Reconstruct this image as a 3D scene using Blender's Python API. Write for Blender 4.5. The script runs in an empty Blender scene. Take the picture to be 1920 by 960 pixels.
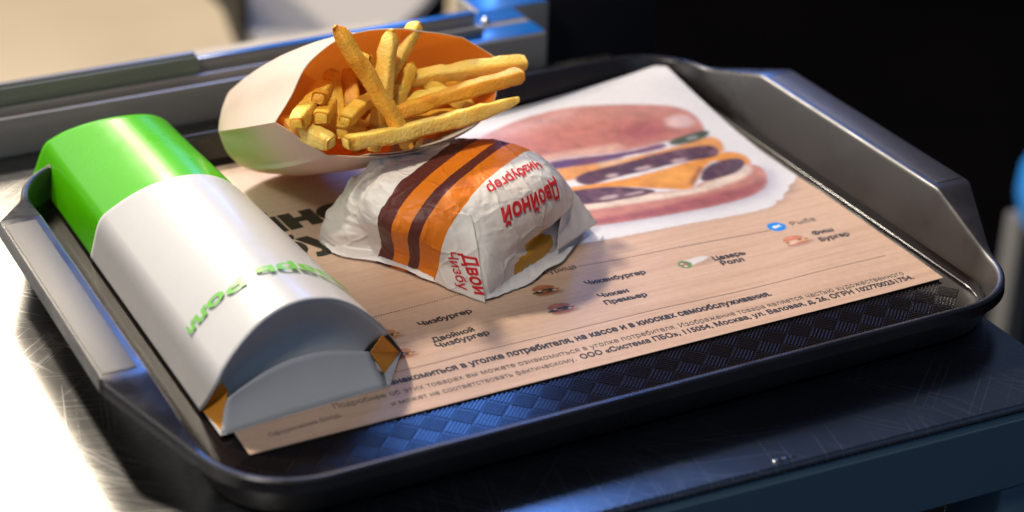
import bpy, bmesh, math, random
import numpy as np
from mathutils import Vector, Matrix, noise
from mathutils.bvhtree import BVHTree
from mathutils.geometry import delaunay_2d_cdt

S = bpy.context.scene
COL = S.collection
rnd = random.Random(7)
R = math.radians

# ------------------------------------------------------------------ camera
cam = bpy.data.cameras.new('camera')
cam.sensor_width = 36.0
cam.lens = 72.52
cam.clip_start = 0.05
cam.clip_end = 60
camo = bpy.data.objects.new('camera', cam)
COL.objects.link(camo)
camo.matrix_world = Matrix(((0.88681638, 0.19845028, -0.41734182, -0.25804049),
                            (-0.46154677, 0.42539866, -0.77846680, -0.71982566),
                            (0.02304970, 0.88297988, 0.46884458, 0.50326327),
                            (0, 0, 0, 1)))
cam.dof.use_dof = True
cam.dof.focus_distance = 1.022
cam.dof.aperture_fstop = 5.2
S.camera = camo

# ------------------------------------------------------------------ world, lamps, exposure
wd = bpy.data.worlds.new('World')
S.world = wd
wd.use_nodes = True
wd.node_tree.nodes['Background'].inputs[0].default_value = (0.36, 0.52, 0.95, 1)
wd.node_tree.nodes['Background'].inputs[1].default_value = 0.13
S.view_settings.view_transform = 'Standard'
S.view_settings.look = 'None'
S.view_settings.exposure = 0.0
S.view_settings.gamma = 1.0
S.view_settings.use_curve_mapping = False


def area(name, loc, target, sx, sy, power, col):
    l = bpy.data.lights.new(name, 'AREA')
    l.shape = 'RECTANGLE'
    l.size, l.size_y = sx, sy
    l.energy = power
    l.color = col
    o = bpy.data.objects.new(name, l)
    COL.objects.link(o)
    o.location = loc
    o.rotation_euler = (Vector(target) - Vector(loc)).to_track_quat('-Z', 'Y').to_euler()
    return o


area('warm_lamp', (-0.22, 1.96, 1.80), (0.17, 0.12, 0), 0.17, 0.17, 74, (1.0, 0.88, 0.72))
area('blue_lamp', (0.95, 1.69, 1.02), (0.12, 0.00, 0), 0.19, 1.0, 9.5, (0.10, 0.30, 1.0))
area('window_light', (-0.50, 2.05, 0.78), (0.05, 0.05, 0), 2.2, 1.3, 14, (1.0, 0.94, 0.84))
area('front_room_light', (-0.1, -2.0, 1.5), (0.15, 0.1, 0), 1.6, 1.2, 3.0, (0.58, 0.83, 1.0))
area('ceiling_lamp', (-1.00, -0.35, 1.62), (0.15, 0.15, 0.05), 0.35, 0.35, 11, (1.0, 0.92, 0.80))
sp = bpy.data.lights.new('fries_fill_spot', 'SPOT')  # narrow warm spot, added only to brighten the fries; no such lamp hangs there
sp.energy = 58; sp.color = (1.0, 0.90, 0.72); sp.spot_size = R(11); sp.spot_blend = 1.0; sp.shadow_soft_size = 0.05
spo = bpy.data.objects.new('fries_fill_spot', sp); COL.objects.link(spo)
spo.location = (-0.22, -0.22, 1.35)
spo.rotation_euler = (Vector((0.150, 0.172, 0.085)) - Vector(spo.location)).to_track_quat('-Z', 'Y').to_euler()
area('left_room_light', (-1.9, 0.30, 0.75), (0.05, 0.12, 0.02), 1.2, 0.9, 6.0, (1.0, 0.95, 0.88))
area('outdoor_light', (0.3, 3.4, 2.2), (0.55, 2.4, -0.9), 0.6, 0.6, 80, (1.0, 0.84, 0.62))


# ------------------------------------------------------------------ helpers
def link(o, parent=None):
    COL.objects.link(o)
    if parent is not None:
        o.parent = parent
    return o


def tag(o, label=None, cat=None, group=None, kind=None):
    if label: o['label'] = label
    if cat: o['category'] = cat
    if group: o['group'] = group
    if kind: o['kind'] = kind
    return o


def empty(name, loc=(0, 0, 0)):
    # an Empty at the thing's base; children keep world coordinates
    o = bpy.data.objects.new(name, None)
    o.empty_display_size = 0.02
    link(o)
    o.location = loc
    return o


def mesh_obj(name, verts, faces, mat=None, parent=None, smooth=True, solid=0.0, offset=-1.0, auto=None):
    me = bpy.data.meshes.new(name)
    me.from_pydata([tuple(v) for v in verts], [], [tuple(f) for f in faces])
    me.update()
    if smooth:
        me.shade_smooth()
        if auto: me.set_sharp_from_angle(angle=R(auto))
    o = bpy.data.objects.new(name, me)
    if mat: me.materials.append(mat)
    link(o)
    if parent is not None:
        o.parent = parent
        o.matrix_parent_inverse = Matrix.Translation(-Vector(parent.location))
    if solid:
        m = o.modifiers.new('thickness', 'SOLIDIFY')
        m.thickness = solid
        m.offset = offset
    return o


def bm_obj(name, bm, mat=None, parent=None, smooth=False, auto=None):
    me = bpy.data.meshes.new(name)
    bm.to_mesh(me)
    bm.free()
    if smooth:
        me.shade_smooth()
        if auto: me.set_sharp_from_angle(angle=R(auto))
    o = bpy.data.objects.new(name, me)
    if mat: me.materials.append(mat)
    link(o)
    if parent is not None:
        o.parent = parent
        o.matrix_parent_inverse = Matrix.Translation(-Vector(parent.location))
    return o


def box_bm(bm, x0, x1, y0, y1, z0, z1, bev=0.0, seg=2):
    r = bmesh.ops.create_cube(bm, size=1)
    vs = r['verts']
    for v in vs:
        v.co = Vector(((x0 + x1) / 2 + v.co.x * (x1 - x0), (y0 + y1) / 2 + v.co.y * (y1 - y0), (z0 + z1) / 2 + v.co.z * (z1 - z0)))
    if bev:
        es = list({e for v in vs for e in v.link_edges})
        bmesh.ops.bevel(bm, geom=es, offset=bev, segments=seg, affect='EDGES', profile=0.5)


def box(name, dims, mat, parent=None, bev=0.001):
    bm = bmesh.new()
    box_bm(bm, *dims, bev=bev)
    return bm_obj(name, bm, mat, parent, smooth=True, auto=40)


def grid_faces(nu, nv, wrap=False):
    F = []
    for j in range(nv - 1):
        for i in range(nu if wrap else nu - 1):
            a = j * nu + i
            b = j * nu + (i + 1) % nu
            F.append((a, b, b + nu, a + nu))
    return F


# ------------------------------------------------------------------ materials
def mat(name, col=(0.5, 0.5, 0.5), rough=0.5, metal=0.0, spec=0.5, coat=0.0, sss=0.0, sss_r=(1, 0.4, 0.15), sss_s=0.003, aniso=0.0):
    m = bpy.data.materials.new(name)
    m.use_nodes = True
    b = m.node_tree.nodes['Principled BSDF']
    b.inputs['Base Color'].default_value = (*col, 1)
    b.inputs['Roughness'].default_value = rough
    b.inputs['Metallic'].default_value = metal
    b.inputs['Specular IOR Level'].default_value = spec
    b.inputs['Coat Weight'].default_value = coat
    if sss:
        b.inputs['Subsurface Weight'].default_value = sss
        b.inputs['Subsurface Radius'].default_value = sss_r
        b.inputs['Subsurface Scale'].default_value = sss_s
    b.inputs['Anisotropic'].default_value = aniso
    return m


class NT:
    def __init__(s, m):
        s.m = m; s.t = m.node_tree; s.b = s.t.nodes['Principled BSDF']

    def n(s, typ, **kw):
        nd = s.t.nodes.new(typ)
        for k, v in kw.items(): setattr(nd, k, v)
        return nd

    def l(s, a, b): s.t.links.new(a, b)

    def coord(s, scale=(1, 1, 1), rot=(0, 0, 0), kind='Object'):
        tc = s.n('ShaderNodeTexCoord')
        mp = s.n('ShaderNodeMapping')
        mp.inputs['Scale'].default_value = scale
        mp.inputs['Rotation'].default_value = rot
        s.l(tc.outputs[kind], mp.inputs[0])
        return mp.outputs[0]

    def noise(s, vec, scale, detail=3, rough=0.55, dist=0.0):
        nd = s.n('ShaderNodeTexNoise')
        nd.inputs['Scale'].default_value = scale
        nd.inputs['Detail'].default_value = detail
        nd.inputs['Roughness'].default_value = rough
        nd.inputs['Distortion'].default_value = dist
        s.l(vec, nd.inputs['Vector'])
        return nd.outputs['Fac']

    def ramp(s, fac, stops, interp='LINEAR'):
        r = s.n('ShaderNodeValToRGB')
        r.color_ramp.interpolation = interp
        el = r.color_ramp.elements
        while len(el) > 1: el.remove(el[-1])
        el[0].position = stops[0][0]; el[0].color = (*stops[0][1], 1)
        for p, c in stops[1:]:
            e = el.new(p); e.color = (*c, 1)
        s.l(fac, r.inputs[0])
        return r.outputs[0]

    def mix(s, fac, a, b, mode='MIX'):
        x = s.n('ShaderNodeMix', data_type='RGBA', blend_type=mode)
        if isinstance(fac, float): x.inputs[0].default_value = fac
        else: s.l(fac, x.inputs[0])
        for i, v in ((6, a), (7, b)):
            if isinstance(v, tuple): x.inputs[i].default_value = (*v, 1)
            else: s.l(v, x.inputs[i])
        return x.outputs[2]

    def math(s, op, a, b=None):
        x = s.n('ShaderNodeMath', operation=op)
        for i, v in ((0, a), (1, b)):
            if v is None: continue
            if isinstance(v, (int, float)): x.inputs[i].default_value = v
            else: s.l(v, x.inputs[i])
        return x.outputs[0]

    def bump(s, h, strength=0.3, dist=0.001, prev=None):
        bp = s.n('ShaderNodeBump')
        bp.inputs['Strength'].default_value = strength
        bp.inputs['Distance'].default_value = dist
        s.l(h, bp.inputs['Height'])
        if prev is not None: s.l(prev, bp.inputs['Normal'])
        s.l(bp.outputs[0], s.b.inputs['Normal'])
        return bp.outputs[0]

    def set(s, k, v): s.l(v, s.b.inputs[k])


# brushed scratched steel
def steel(name, tone=(0.50, 0.50, 0.49), rough=(0.24, 0.38), scr=True, bump=0.12):
    m = mat(name, tone, 0.3, 1.0)
    k = NT(m)
    br = k.noise(k.coord((60, 900, 60)), 1.0, 2, 0.5) if scr else k.noise(k.coord(), 20, 3)
    bl = k.noise(k.coord(), 14, 3)
    r = k.math('ADD', k.math('MULTIPLY', br, rough[1] - rough[0]), rough[0] - 0.05)
    r = k.math('ADD', r, k.math('MULTIPLY', bl, 0.10))
    h = br
    if scr:
        sc = None
        for ang, sc1, sc2, seed, keep in ((-0.85, 7, 1300, 1.3, 0.80), (-0.66, 5, 1500, 4.7, 0.84), (1.35, 9, 1400, 9.1, 0.93), (-0.28, 4, 1700, 2.2, 0.86), (0.75, 7, 1500, 6.6, 0.92), (-1.15, 11, 1500, 3.4, 0.90)):
            tc = k.n('ShaderNodeTexCoord')
            nz = k.n('ShaderNodeTexNoise'); nz.inputs['Scale'].default_value = 7; nz.inputs['Detail'].default_value = 0
            k.l(tc.outputs['Object'], nz.inputs['Vector'])
            wv = k.n('ShaderNodeVectorMath', operation='SCALE'); wv.inputs[3].default_value = 0.016
            k.l(nz.outputs['Color'], wv.inputs[0])
            av = k.n('ShaderNodeVectorMath', operation='ADD')
            k.l(tc.outputs['Object'], av.inputs[0]); k.l(wv.outputs[0], av.inputs[1])
            mp = k.n('ShaderNodeMapping', vector_type='TEXTURE')
            mp.inputs['Scale'].default_value = (1 / sc1, 1 / sc2, 1); mp.inputs['Rotation'].default_value = (0, 0, ang); mp.inputs['Location'].default_value = (seed, seed * 3.1, 0)
            k.l(av.outputs[0], mp.inputs[0])
            nd = k.n('ShaderNodeTexVoronoi', feature='F1', voronoi_dimensions='2D')
            nd.inputs['Scale'].default_value = 1.0
            k.l(mp.outputs[0], nd.inputs['Vector'])
            sx_ = k.n('ShaderNodeSeparateColor'); k.l(nd.outputs['Color'], sx_.inputs[0])
            ln = k.math('MULTIPLY', k.math('LESS_THAN', nd.outputs['Distance'], 0.20), k.math('GREATER_THAN', sx_.outputs[0], keep))
            ln = k.math('MULTIPLY', ln, k.math('ADD', 0.25, sx_.outputs[1]))
            sc = ln if sc is None else k.math('MAXIMUM', sc, ln)
        r = k.math('ADD', r, k.math('MULTIPLY', sc, 0.09))
        k.set('Base Color', k.mix(sc, tone, tuple(min(1, t * 1.35) for t in tone)))
        h = k.math('SUBTRACT', br, k.math('MULTIPLY', sc, 0.3))
    k.set('Roughness', r)
    k.bump(h, bump, 0.0004)
    return m


M_STEEL = steel('brushed_steel', (0.28, 0.28, 0.278), (0.22, 0.25), True, 0.006)
M_STEEL2 = steel('dull_steel', (0.36, 0.37, 0.38), (0.30, 0.42), False)
M_FRAME = mat('frame_reflection_grey', (0.31, 0.285, 0.26), 0.26, spec=0.8)  # metal frame; brownish reflections on it are put into the base colour

M_TRAY = mat('tray_plastic', (0.014, 0.010, 0.009), 0.36, spec=0.8)
k = NT(M_TRAY)
k.set('Roughness', k.math('ADD', k.math('MULTIPLY', k.noise(k.coord(), 60, 4), 0.10), 0.16))
k.set('Roughness', k.math('ADD', k.math('MULTIPLY', k.ramp(k.noise(k.coord(), 22, 4, 0.6), [(0.35, (0, 0, 0)), (0.65, (1, 1, 1))]), 0.18), k.math('ADD', k.math('MULTIPLY', k.noise(k.coord(), 90, 4), 0.14), 0.17)))
nb_ = k.bump(k.noise(k.coord(), 1600, 2), 0.10, 0.0003)
k.bump(k.noise(k.coord(), 30, 3), 0.10, 0.003, nb_)
M_GRIP = mat('tray_grip_plastic', (0.030, 0.025, 0.025), 0.42, spec=0.8)
k = NT(M_GRIP)
k.bump(k.noise(k.coord(), 1500, 3, 0.7), 0.55, 0.0005)
M_RIB = mat('tray_rib_plastic', (0.012, 0.008, 0.008), 0.16, spec=0.30)


def board(name, col, rough=0.4, spec=0.5, coat=0.0, bump=0.05):
    m = mat(name, col, rough, spec=spec, coat=coat)
    m.node_tree.nodes['Principled BSDF'].inputs['Coat Roughness'].default_value = 0.12
    k = NT(m)
    n1 = k.noise(k.coord(), 90, 4)
    k.set('Base Color', k.mix(n1, tuple(c * 0.94 for c in col), tuple(min(1, c * 1.05) for c in col)))
    nb = k.noise(k.coord(), 45, 3)
    k.bump(nb, bump, 0.002)
    return m


M_WHITEB = board('white_cardboard', (0.62, 0.615, 0.62), 0.36, coat=0.15)
M_GREENB = board('green_cardboard', (0.105, 0.60, 0.001), 0.32, spec=0.3, coat=0.22)
M_KRAFT = board('orange_kraft_board', (0.85, 0.34, 0.03), 0.6)
M_CARTON_OUT = board('carton_white', (0.80, 0.76, 0.68), 0.5, bump=0.1)
M_CARTON_IN = board('carton_orange', (0.76, 0.25, 0.025), 0.5, bump=0.08)
M_EDGE = board('raw_board_edge', (0.72, 0.62, 0.50), 0.7)
M_INK = mat('black_ink', (0.018, 0.016, 0.018), 0.55)
M_INKGREY = mat('grey_ink', (0.09, 0.075, 0.07), 0.6)
M_INKHEAD = mat('header_ink', (0.030, 0.032, 0.022), 0.5)
M_INKGREEN = mat('green_ink', (0.16, 0.55, 0.06), 0.4)
M_INKRED = mat('red_ink', (0.58, 0.012, 0.016), 0.5)
M_INKWHITE = mat('white_ink', (0.8, 0.8, 0.8), 0.5)

def translucent(m, amount, col):
    t = m.node_tree
    b = t.nodes['Principled BSDF']; out = t.nodes['Material Output']
    tr = t.nodes.new('ShaderNodeBsdfTranslucent'); tr.inputs['Color'].default_value = (*col, 1)
    mx = t.nodes.new('ShaderNodeMixShader'); mx.inputs[0].default_value = amount
    t.links.new(b.outputs[0], mx.inputs[1]); t.links.new(tr.outputs[0], mx.inputs[2]); t.links.new(mx.outputs[0], out.inputs[0])


k = NT(M_GREENB)
gb = M_GREENB.node_tree.nodes['Principled BSDF'].inputs['Base Color'].links[0].from_socket
sf = k.ramp(k.noise(k.coord(), 210, 5, 0.7), [(0.66, (0, 0, 0)), (0.72, (1, 1, 1))])
big = k.ramp(k.noise(k.coord(), 16, 3, 0.6), [(0.45, (0, 0, 0)), (0.62, (1, 1, 1))])
fac = k.math('MULTIPLY', sf, big)
k.set('Base Color', k.mix(fac, gb, (0.35, 0.70, 0.22)))
k.set('Roughness', k.math('ADD', k.math('MULTIPLY', k.noise(k.coord(), 70, 4), 0.25), 0.18))
translucent(M_CARTON_OUT, 0.38, (0.95, 0.80, 0.55))
translucent(M_CARTON_IN, 0.33, (1.0, 0.42, 0.06))
translucent(M_GREENB, 0.12, (0.3, 0.9, 0.0))

# ------------------------------------------------------------------ setting
m = mat('dark_floor', (0.012, 0.012, 0.014), 1.0, spec=0.0)
k = NT(m); k.set('Base Color', k.mix(k.noise(k.coord(), 5, 4), (0.0015, 0.0015, 0.002), (0.004, 0.0035, 0.004)))
fl = mesh_obj('floor', [(-4, -3, -0.95), (6, -3, -0.95), (6, 0.50, -0.95), (-4, 0.50, -0.95)], [(0, 1, 2, 3)], m, smooth=False)
tag(fl, 'dark floor under the steel counter', kind='structure')

m = mat('pale_paving', (0.60, 0.52, 0.40), 0.8)
k = NT(m)
k.set('Base Color', k.mix(k.noise(k.coord(), 2.2, 5), (0.46, 0.38, 0.28), (0.74, 0.64, 0.48)))
pv = mesh_obj('pavement', [(-6, 0.535, -0.9), (0.55, 0.535, -0.9), (1.36, 2.40, -0.9), (2.2, 4.6, -0.9), (2.2, 12, -0.9), (-6, 12, -0.9)], [(0, 1, 2, 3, 4, 5)], m, smooth=False)
tag(pv, 'sunlit cream paving beyond the window', kind='structure')
m = mat('dark_ground', (0.012, 0.011, 0.013), 1.0, spec=0.0)
k = NT(m); k.set('Base Color', k.mix(k.noise(k.coord(), 3, 4), (0.0015, 0.0015, 0.002), (0.004, 0.0035, 0.004)))
gd = mesh_obj('ground', [(-14, -3.2, -0.99), (14, -3.2, -0.99), (14, 20, -0.99), (-14, 20, -0.99)], [(0, 1, 2, 3)], m, smooth=False)
tag(gd, 'dark ground beside the pavement', kind='structure')

# steel counter
ct = tag(empty('steel_counter', (0.0, 0.1, -0.95)), 'scratched brushed steel counter carrying the dark food tray', 'counter')
bm = bmesh.new()
top = [(-1.1, -0.045), (0.383, -0.1105), (0.383, 0.349), (-1.1, 0.372)]
vt = [bm.verts.new((x, y, -0.006)) for x, y in top]
vb = [bm.verts.new((x, y, -0.009)) for x, y in top]
bm.faces.new(vt); bm.faces.new(vb[::-1])
for i in range(4):
    j = (i + 1) % 4
    bm.faces.new((vt[i], vb[i], vb[j], vt[j]))
bmesh.ops.recalc_face_normals(bm, faces=bm.faces)
bmesh.ops.bevel(bm, geom=[e for e in bm.edges if abs(e.verts[0].co.z + 0.006) < 1e-5 and abs(e.verts[1].co.z + 0.006) < 1e-5], offset=0.0022, segments=3, affect='EDGES')
bm_obj('countertop', bm, M_STEEL, ct, smooth=True, auto=50)


def slab_between(name, p, q, th, z0, z1, mt, parent):
    p = Vector((*p, 0)); q = Vector((*q, 0))
    d = (q - p).normalized(); nrm = Vector((-d.y, d.x, 0)) * th
    bm = bmesh.new()
    pts = [p, q, q + nrm, p + nrm]
    lo = [bm.verts.new((v.x, v.y, z0)) for v in pts]
    hi = [bm.verts.new((v.x, v.y, z1)) for v in pts]
    bm.faces.new(lo[::-1]); bm.faces.new(hi)
    for i in range(4):
        j = (i + 1) % 4
        bm.faces.new((lo[i], lo[j], hi[j], hi[i]))
    bmesh.ops.recalc_face_normals(bm, faces=bm.faces)
    bmesh.ops.bevel(bm, geom=list(bm.edges), offset=0.0025, segments=3, affect='EDGES')
    return bm_obj(name, bm, mt, parent, smooth=True, auto=40)


M_APRON = mat('teal_reflection_steel', (0.085, 0.15, 0.20), 0.42, spec=0.6)  # the steel's teal reflection of the room is put into its base colour
slab_between('front_rail', (-1.1, -0.0475), (0.3805, -0.1125), 0.022, -0.052, -0.0095, M_APRON, ct)
slab_between('side_rail', (0.3795, -0.088), (0.3795, 0.345), 0.02, -0.052, -0.0095, M_APRON, ct)
box('leg', (0.338, 0.3775, -0.1085, -0.07, -0.95, -0.0525), M_APRON, ct, 0.003)
box('leg', (0.338, 0.3775, 0.30, 0.34, -0.95, -0.0525), M_APRON, ct, 0.003)
bm = bmesh.new()
for dx, r_ in ((0, .0026), (.0042, .0022), (.0075, .0016)):
    bmesh.ops.create_uvsphere(bm, u_segments=12, v_segments=8, radius=r_, matrix=Matrix.Translation((0.213 + dx, -0.0975, -0.0062)) @ Matrix.Diagonal((1.3, .8, .5, 1)))
bm_obj('weld_bead', bm, M_STEEL, ct, smooth=True)

# window frame at the back of the counter
wf = tag(empty('window_frame', (0.0, 0.38, -0.006)), 'low grey metal window frame with raised tracks along the back of the counter', 'window frame')
box('lower_rail', (-1.2, 0.340, 0.3555, 0.405, -0.05, 0.0125), M_FRAME, wf, 0.0015)
box('front_lip', (-1.2, 0.268, 0.3535, 0.3568, -0.006, 0.0180), M_FRAME, wf, 0.0012)
box('track', (-1.2, 0.300, 0.3785, 0.3825, 0.0128, 0.0235), M_FRAME, wf, 0.001)
box('track', (-1.2, 0.300, 0.3665, 0.3690, 0.0128, 0.0190), M_FRAME, wf, 0.001)
box('outer_rail', (-1.2, 0.300, 0.4085, 0.452, -0.05, -0.0080), M_FRAME, wf, 0.0015)
box('end_block', (0.318, 0.372, 0.4120, 0.445, -0.05, 0.0090), M_FRAME, wf, 0.0015)
M_BLUELIT = mat('blue_light_colour', (0.012, 0.13, 0.52), 0.22, spec=0.6)  # thin added sheets; the blue light on the frame is put into their colour
box('blue_light_strip', (0.1130, 0.2995, 0.3778, 0.3832, 0.0236, 0.0242), M_BLUELIT, wf, 0.0002)
box('blue_light_patch', (0.1130, 0.3392, 0.3840, 0.4042, 0.0126, 0.0129), M_BLUELIT, wf, 0.0001)
box('blue_light_patch', (0.2700, 0.3392, 0.3572, 0.3775, 0.0126, 0.0129), M_BLUELIT, wf, 0.0001)
box('blue_light_patch', (0.3200, 0.3712, 0.4128, 0.4442, 0.0091, 0.0094), M_BLUELIT, wf, 0.0001)
M_BOLT = mat('chrome_bolt', (0.8, 0.78, 0.75), 0.22, 1.0)
for bx, by in ((0.3020, 0.376), (0.3110, 0.386)):
    bm = bmesh.new()
    bmesh.ops.create_uvsphere(bm, u_segments=16, v_segments=10, radius=0.0026, matrix=Matrix.Translation((bx, by, 0.0140)) @ Matrix.Diagonal((1, 1, .9, 1)))
    bm_obj('bolt', bm, M_BOLT, wf, smooth=True)
sr = tag(empty('sliding_sash', (-0.4, 0.372, 0.013)), 'dark grey sash rail with a square cut end standing in the window track', 'sash rail')
M_SASH = mat('green_reflection_grey', (0.21, 0.24, 0.17), 0.3, spec=0.6)  # green reflected from the carton is put into the rail's base colour
box('rail', (-1.2, 0.1115, 0.3700, 0.3780, 0.0131, 0.0296), M_SASH, sr, 0.001)
box('glazing_bead', (-1.2, 0.1105, 0.3722, 0.3765, 0.0297, 0.0312), M_FRAME, sr, 0.0005)
m = mat('pale_stone', (0.55, 0.50, 0.43), 0.7)
k = NT(m)
k.set('Base Color', k.mix(k.noise(k.coord(), 30, 5), (0.34, 0.30, 0.245), (0.52, 0.46, 0.37)))
k.bump(k.noise(k.coord(), 80, 4), 0.4, 0.002)
ws = box('window_sill', (-1.6, 0.300, 0.456, 0.52, -0.06, -0.0300), m, None, 0.003)
tag(ws, 'rough pale stone outer sill behind the window track', 'sill')
m = mat('dark_render', (0.014, 0.012, 0.014), 0.85)
dw = box('dark_wall', (-1.6, 0.300, 0.458, 0.528, -0.985, -0.0605), m, None, 0.004)
tag(dw, 'dark wall under the window sill', 'wall')
m = mat('dark_paint', (0.016, 0.013, 0.015), 0.6)
dp = box('dark_post', (0.3735, 0.470, 0.43, 0.50, -0.06, 0.16), m, None, 0.004)
tag(dp, 'dark post standing to the right of the blue lit window frame', 'post')

# grey outdoor chair seen through the window
chair = tag(empty('outdoor_chair', (0.68, 1.55, -0.9)), 'blurred grey chair seat with a dark rim seen through the window', 'chair')
m = mat('grey_seat', (0.36, 0.34, 0.31), 0.7, spec=0.2)
mk = mat('black_rim', (0.01, 0.01, 0.011), 0.5)
outline = [(0.5252, 1.335), (0.545, 1.318), (0.582, 1.315), (0.640, 1.335), (0.700, 1.375), (0.775, 1.45), (0.835, 1.52), (0.86, 1.60), (0.82, 1.70), (0.70, 1.76), (0.60, 1.72), (0.555, 1.52)]


def prism(name, pts, z0, z1, mt, parent, bev=0.004, sc=1.0):
    c = Vector((sum(p[0] for p in pts) / len(pts), sum(p[1] for p in pts) / len(pts)))
    bm = bmesh.new()
    lo = [bm.verts.new((c.x + (x - c.x) * sc, c.y + (y - c.y) * sc, z0)) for x, y in pts]
    hi = [bm.verts.new((c.x + (x - c.x) * sc, c.y + (y - c.y) * sc, z1)) for x, y in pts]
    bm.faces.new(hi); bm.faces.new(lo[::-1])
    n_ = len(pts)
    for i in range(n_):
        bm.faces.new((lo[i], lo[(i + 1) % n_], hi[(i + 1) % n_], hi[i]))
    bmesh.ops.recalc_face_normals(bm, faces=bm.faces)
    bmesh.ops.bevel(bm, geom=[e for e in bm.edges if abs(e.verts[0].co.z - e.verts[1].co.z) < 1e-6], offset=bev, segments=2, affect='EDGES')
    return bm_obj(name, bm, mt, parent, smooth=True, auto=40)


prism('seat', outline, -0.43, -0.42, m, chair)
prism('seat_rim', outline, -0.475, -0.431, mk, chair, 0.006, 1.03)
for x, y in ((0.58, 1.40), (0.76, 1.50), (0.62, 1.66), (0.80, 1.66)):
    box('leg', (x - .012, x + .012, y - .012, y + .012, -0.9, -0.476), mk, chair, 0.003)
bx = box('backrest', (0.535, 0.550, 1.46, 1.74, -0.419, -0.20), mk, chair, 0.006)

# blue cushioned stool at the right edge
bb = tag(empty('stool', (1.13, 0.70, -0.95)), 'bright blue cushioned stool with grey legs half out of view at the right edge', 'stool')


def lathe(bm, prof, c, n_=36, sx=1, sy=1):
    rings = []
    for r_, z in prof:
        rings.append([bm.verts.new((c[0] + sx * r_ * math.cos(2 * math.pi * i / n_), c[1] + sy * r_ * math.sin(2 * math.pi * i / n_), z)) for i in range(n_)])
    for a, b in zip(rings, rings[1:]):
        for i in range(n_):
            bm.faces.new((a[i], a[(i + 1) % n_], b[(i + 1) % n_], b[i]))
    return rings


# ------------------------------------------------------------------ tray
TCX, TCY = 0.184, 0.119


def rrect(a, b, r, nx=56, ny=84, nc=14):
    # closed rounded rectangle, list of (x, y, nx, ny), counter-clockwise from right side bottom
    P = []
    def seg(p, q, nrm, n_):
        for i in range(n_):
            t = i / n_
            P.append((p[0] + (q[0] - p[0]) * t, p[1] + (q[1] - p[1]) * t, *nrm))
    def arc(cx, cy, a0):
        for i in range(nc):
            t = a0 + (math.pi / 2) * i / nc
            P.append((cx + r * math.cos(t), cy + r * math.sin(t), math.cos(t), math.sin(t)))
    seg((a, -b + r), (a, b - r), (1, 0), ny); arc(a - r, b - r, 0)
    seg((a - r, b), (-a + r, b), (0, 1), nx); arc(-a + r, b - r, math.pi / 2)
    seg((-a, b - r), (-a, -b + r), (-1, 0), ny); arc(-a + r, -b + r, math.pi)
    seg((-a + r, -b), (a - r, -b), (0, -1), nx); arc(a - r, -b + r, 1.5 * math.pi)
    return P


def sm(x):
    x = max(0.0, min(1.0, x)); return x * x * (3 - 2 * x)


ZR, ZH = 0.0175, 0.0315
RA, RB, RR = 0.203, 0.163, 0.036
path = rrect(RA, RB, RR)


def ramp_y(y):
    y += TCY
    f = 1.0
    if y < 0.036: f = (y + 0.014) / 0.050
    elif y > 0.203: f = (0.252 - y) / 0.049
    return max(0.0, min(1.0, f))


def tray_ring(kind):
    out = []
    for x, y, nx, ny in path:
        e = ramp_y(y) * (1.0 if abs(nx) > 0.99 else sm((abs(nx) - 0.6) / 0.4))
        h = ZR + (ZH - ZR) * e
        w = 0.0035 + 0.0185 * e
        s = h * 0.40
        off, z = {'floor': (0, -0.0013), 'fil1': (0.0008, -0.0010), 'fil2': (0.0020, 0.0006), 'fil3': (0.0032, 0.0030), 'wall': (s - 0.0008, h - 0.0022), 'lip1': (s + 0.0002, h - 0.0006), 'lip2': (s + 0.0014, h),
                  'out1': (s + w - 0.001, h), 'out2': (s + w, h - 0.0010), 'out3': (s + w + 0.0006, h - 0.0062), 'un1': (s + w - 0.0012, h - 0.0064),
                  'un2': (s + w - 0.0016, h - 0.0022), 'un3': (s + 0.0016, h - 0.0024), 'base1': (0.0030, -0.0022), 'base2': (0.0012, -0.0052)}[kind]
        out.append((TCX + x + nx * off, TCY + y + ny * off, z))
    return out


tray = tag(empty('serving_tray', (TCX, TCY, -0.006)), 'dark brown plastic serving tray with raised end handles on the steel counter', 'tray')
rings = ['fil3', 'wall', 'lip1', 'lip2', 'out1', 'out2', 'out3', 'un1', 'un2', 'un3', 'base1', 'base2']
V = []
N = len(path)
for rk in rings: V += tray_ring(rk)
F = grid_faces(N, len(rings), True)
F.append(tuple(reversed(range((len(rings) - 1) * N, len(rings) * N))))
mesh_obj('tray_body', V, F, M_TRAY, tray, smooth=True, auto=38)
for sx in (-1, 1):
    bm = bmesh.new()
    e0 = RA + ZH * 0.40
    xs = sorted((TCX + sx * (e0 + 0.0040), TCX + sx * (e0 + 0.0198)))
    box_bm(bm, xs[0], xs[1], 0.041, 0.198, ZH - 0.0006, ZH + 0.0004, bev=0.00035)
    bm_obj('handle_grip', bm, M_GRIP, tray, smooth=True, auto=40)
M_FLOOR = mat('tray_floor_plastic', (0.010, 0.007, 0.007), 0.16, spec=0.13)
mesh_obj('tray_floor', tray_ring('floor') + tray_ring('fil1') + tray_ring('fil2') + tray_ring('fil3'), [tuple(range(N))] + grid_faces(N, 4, True), M_FLOOR, tray, smooth=True, auto=38)
# diagonal basket-weave ribs on the tray floor
rv, rf = [], []
cs, sn = math.cos(R(45)), math.sin(R(45))
CELL = 0.0108
n_rib = 6


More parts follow.
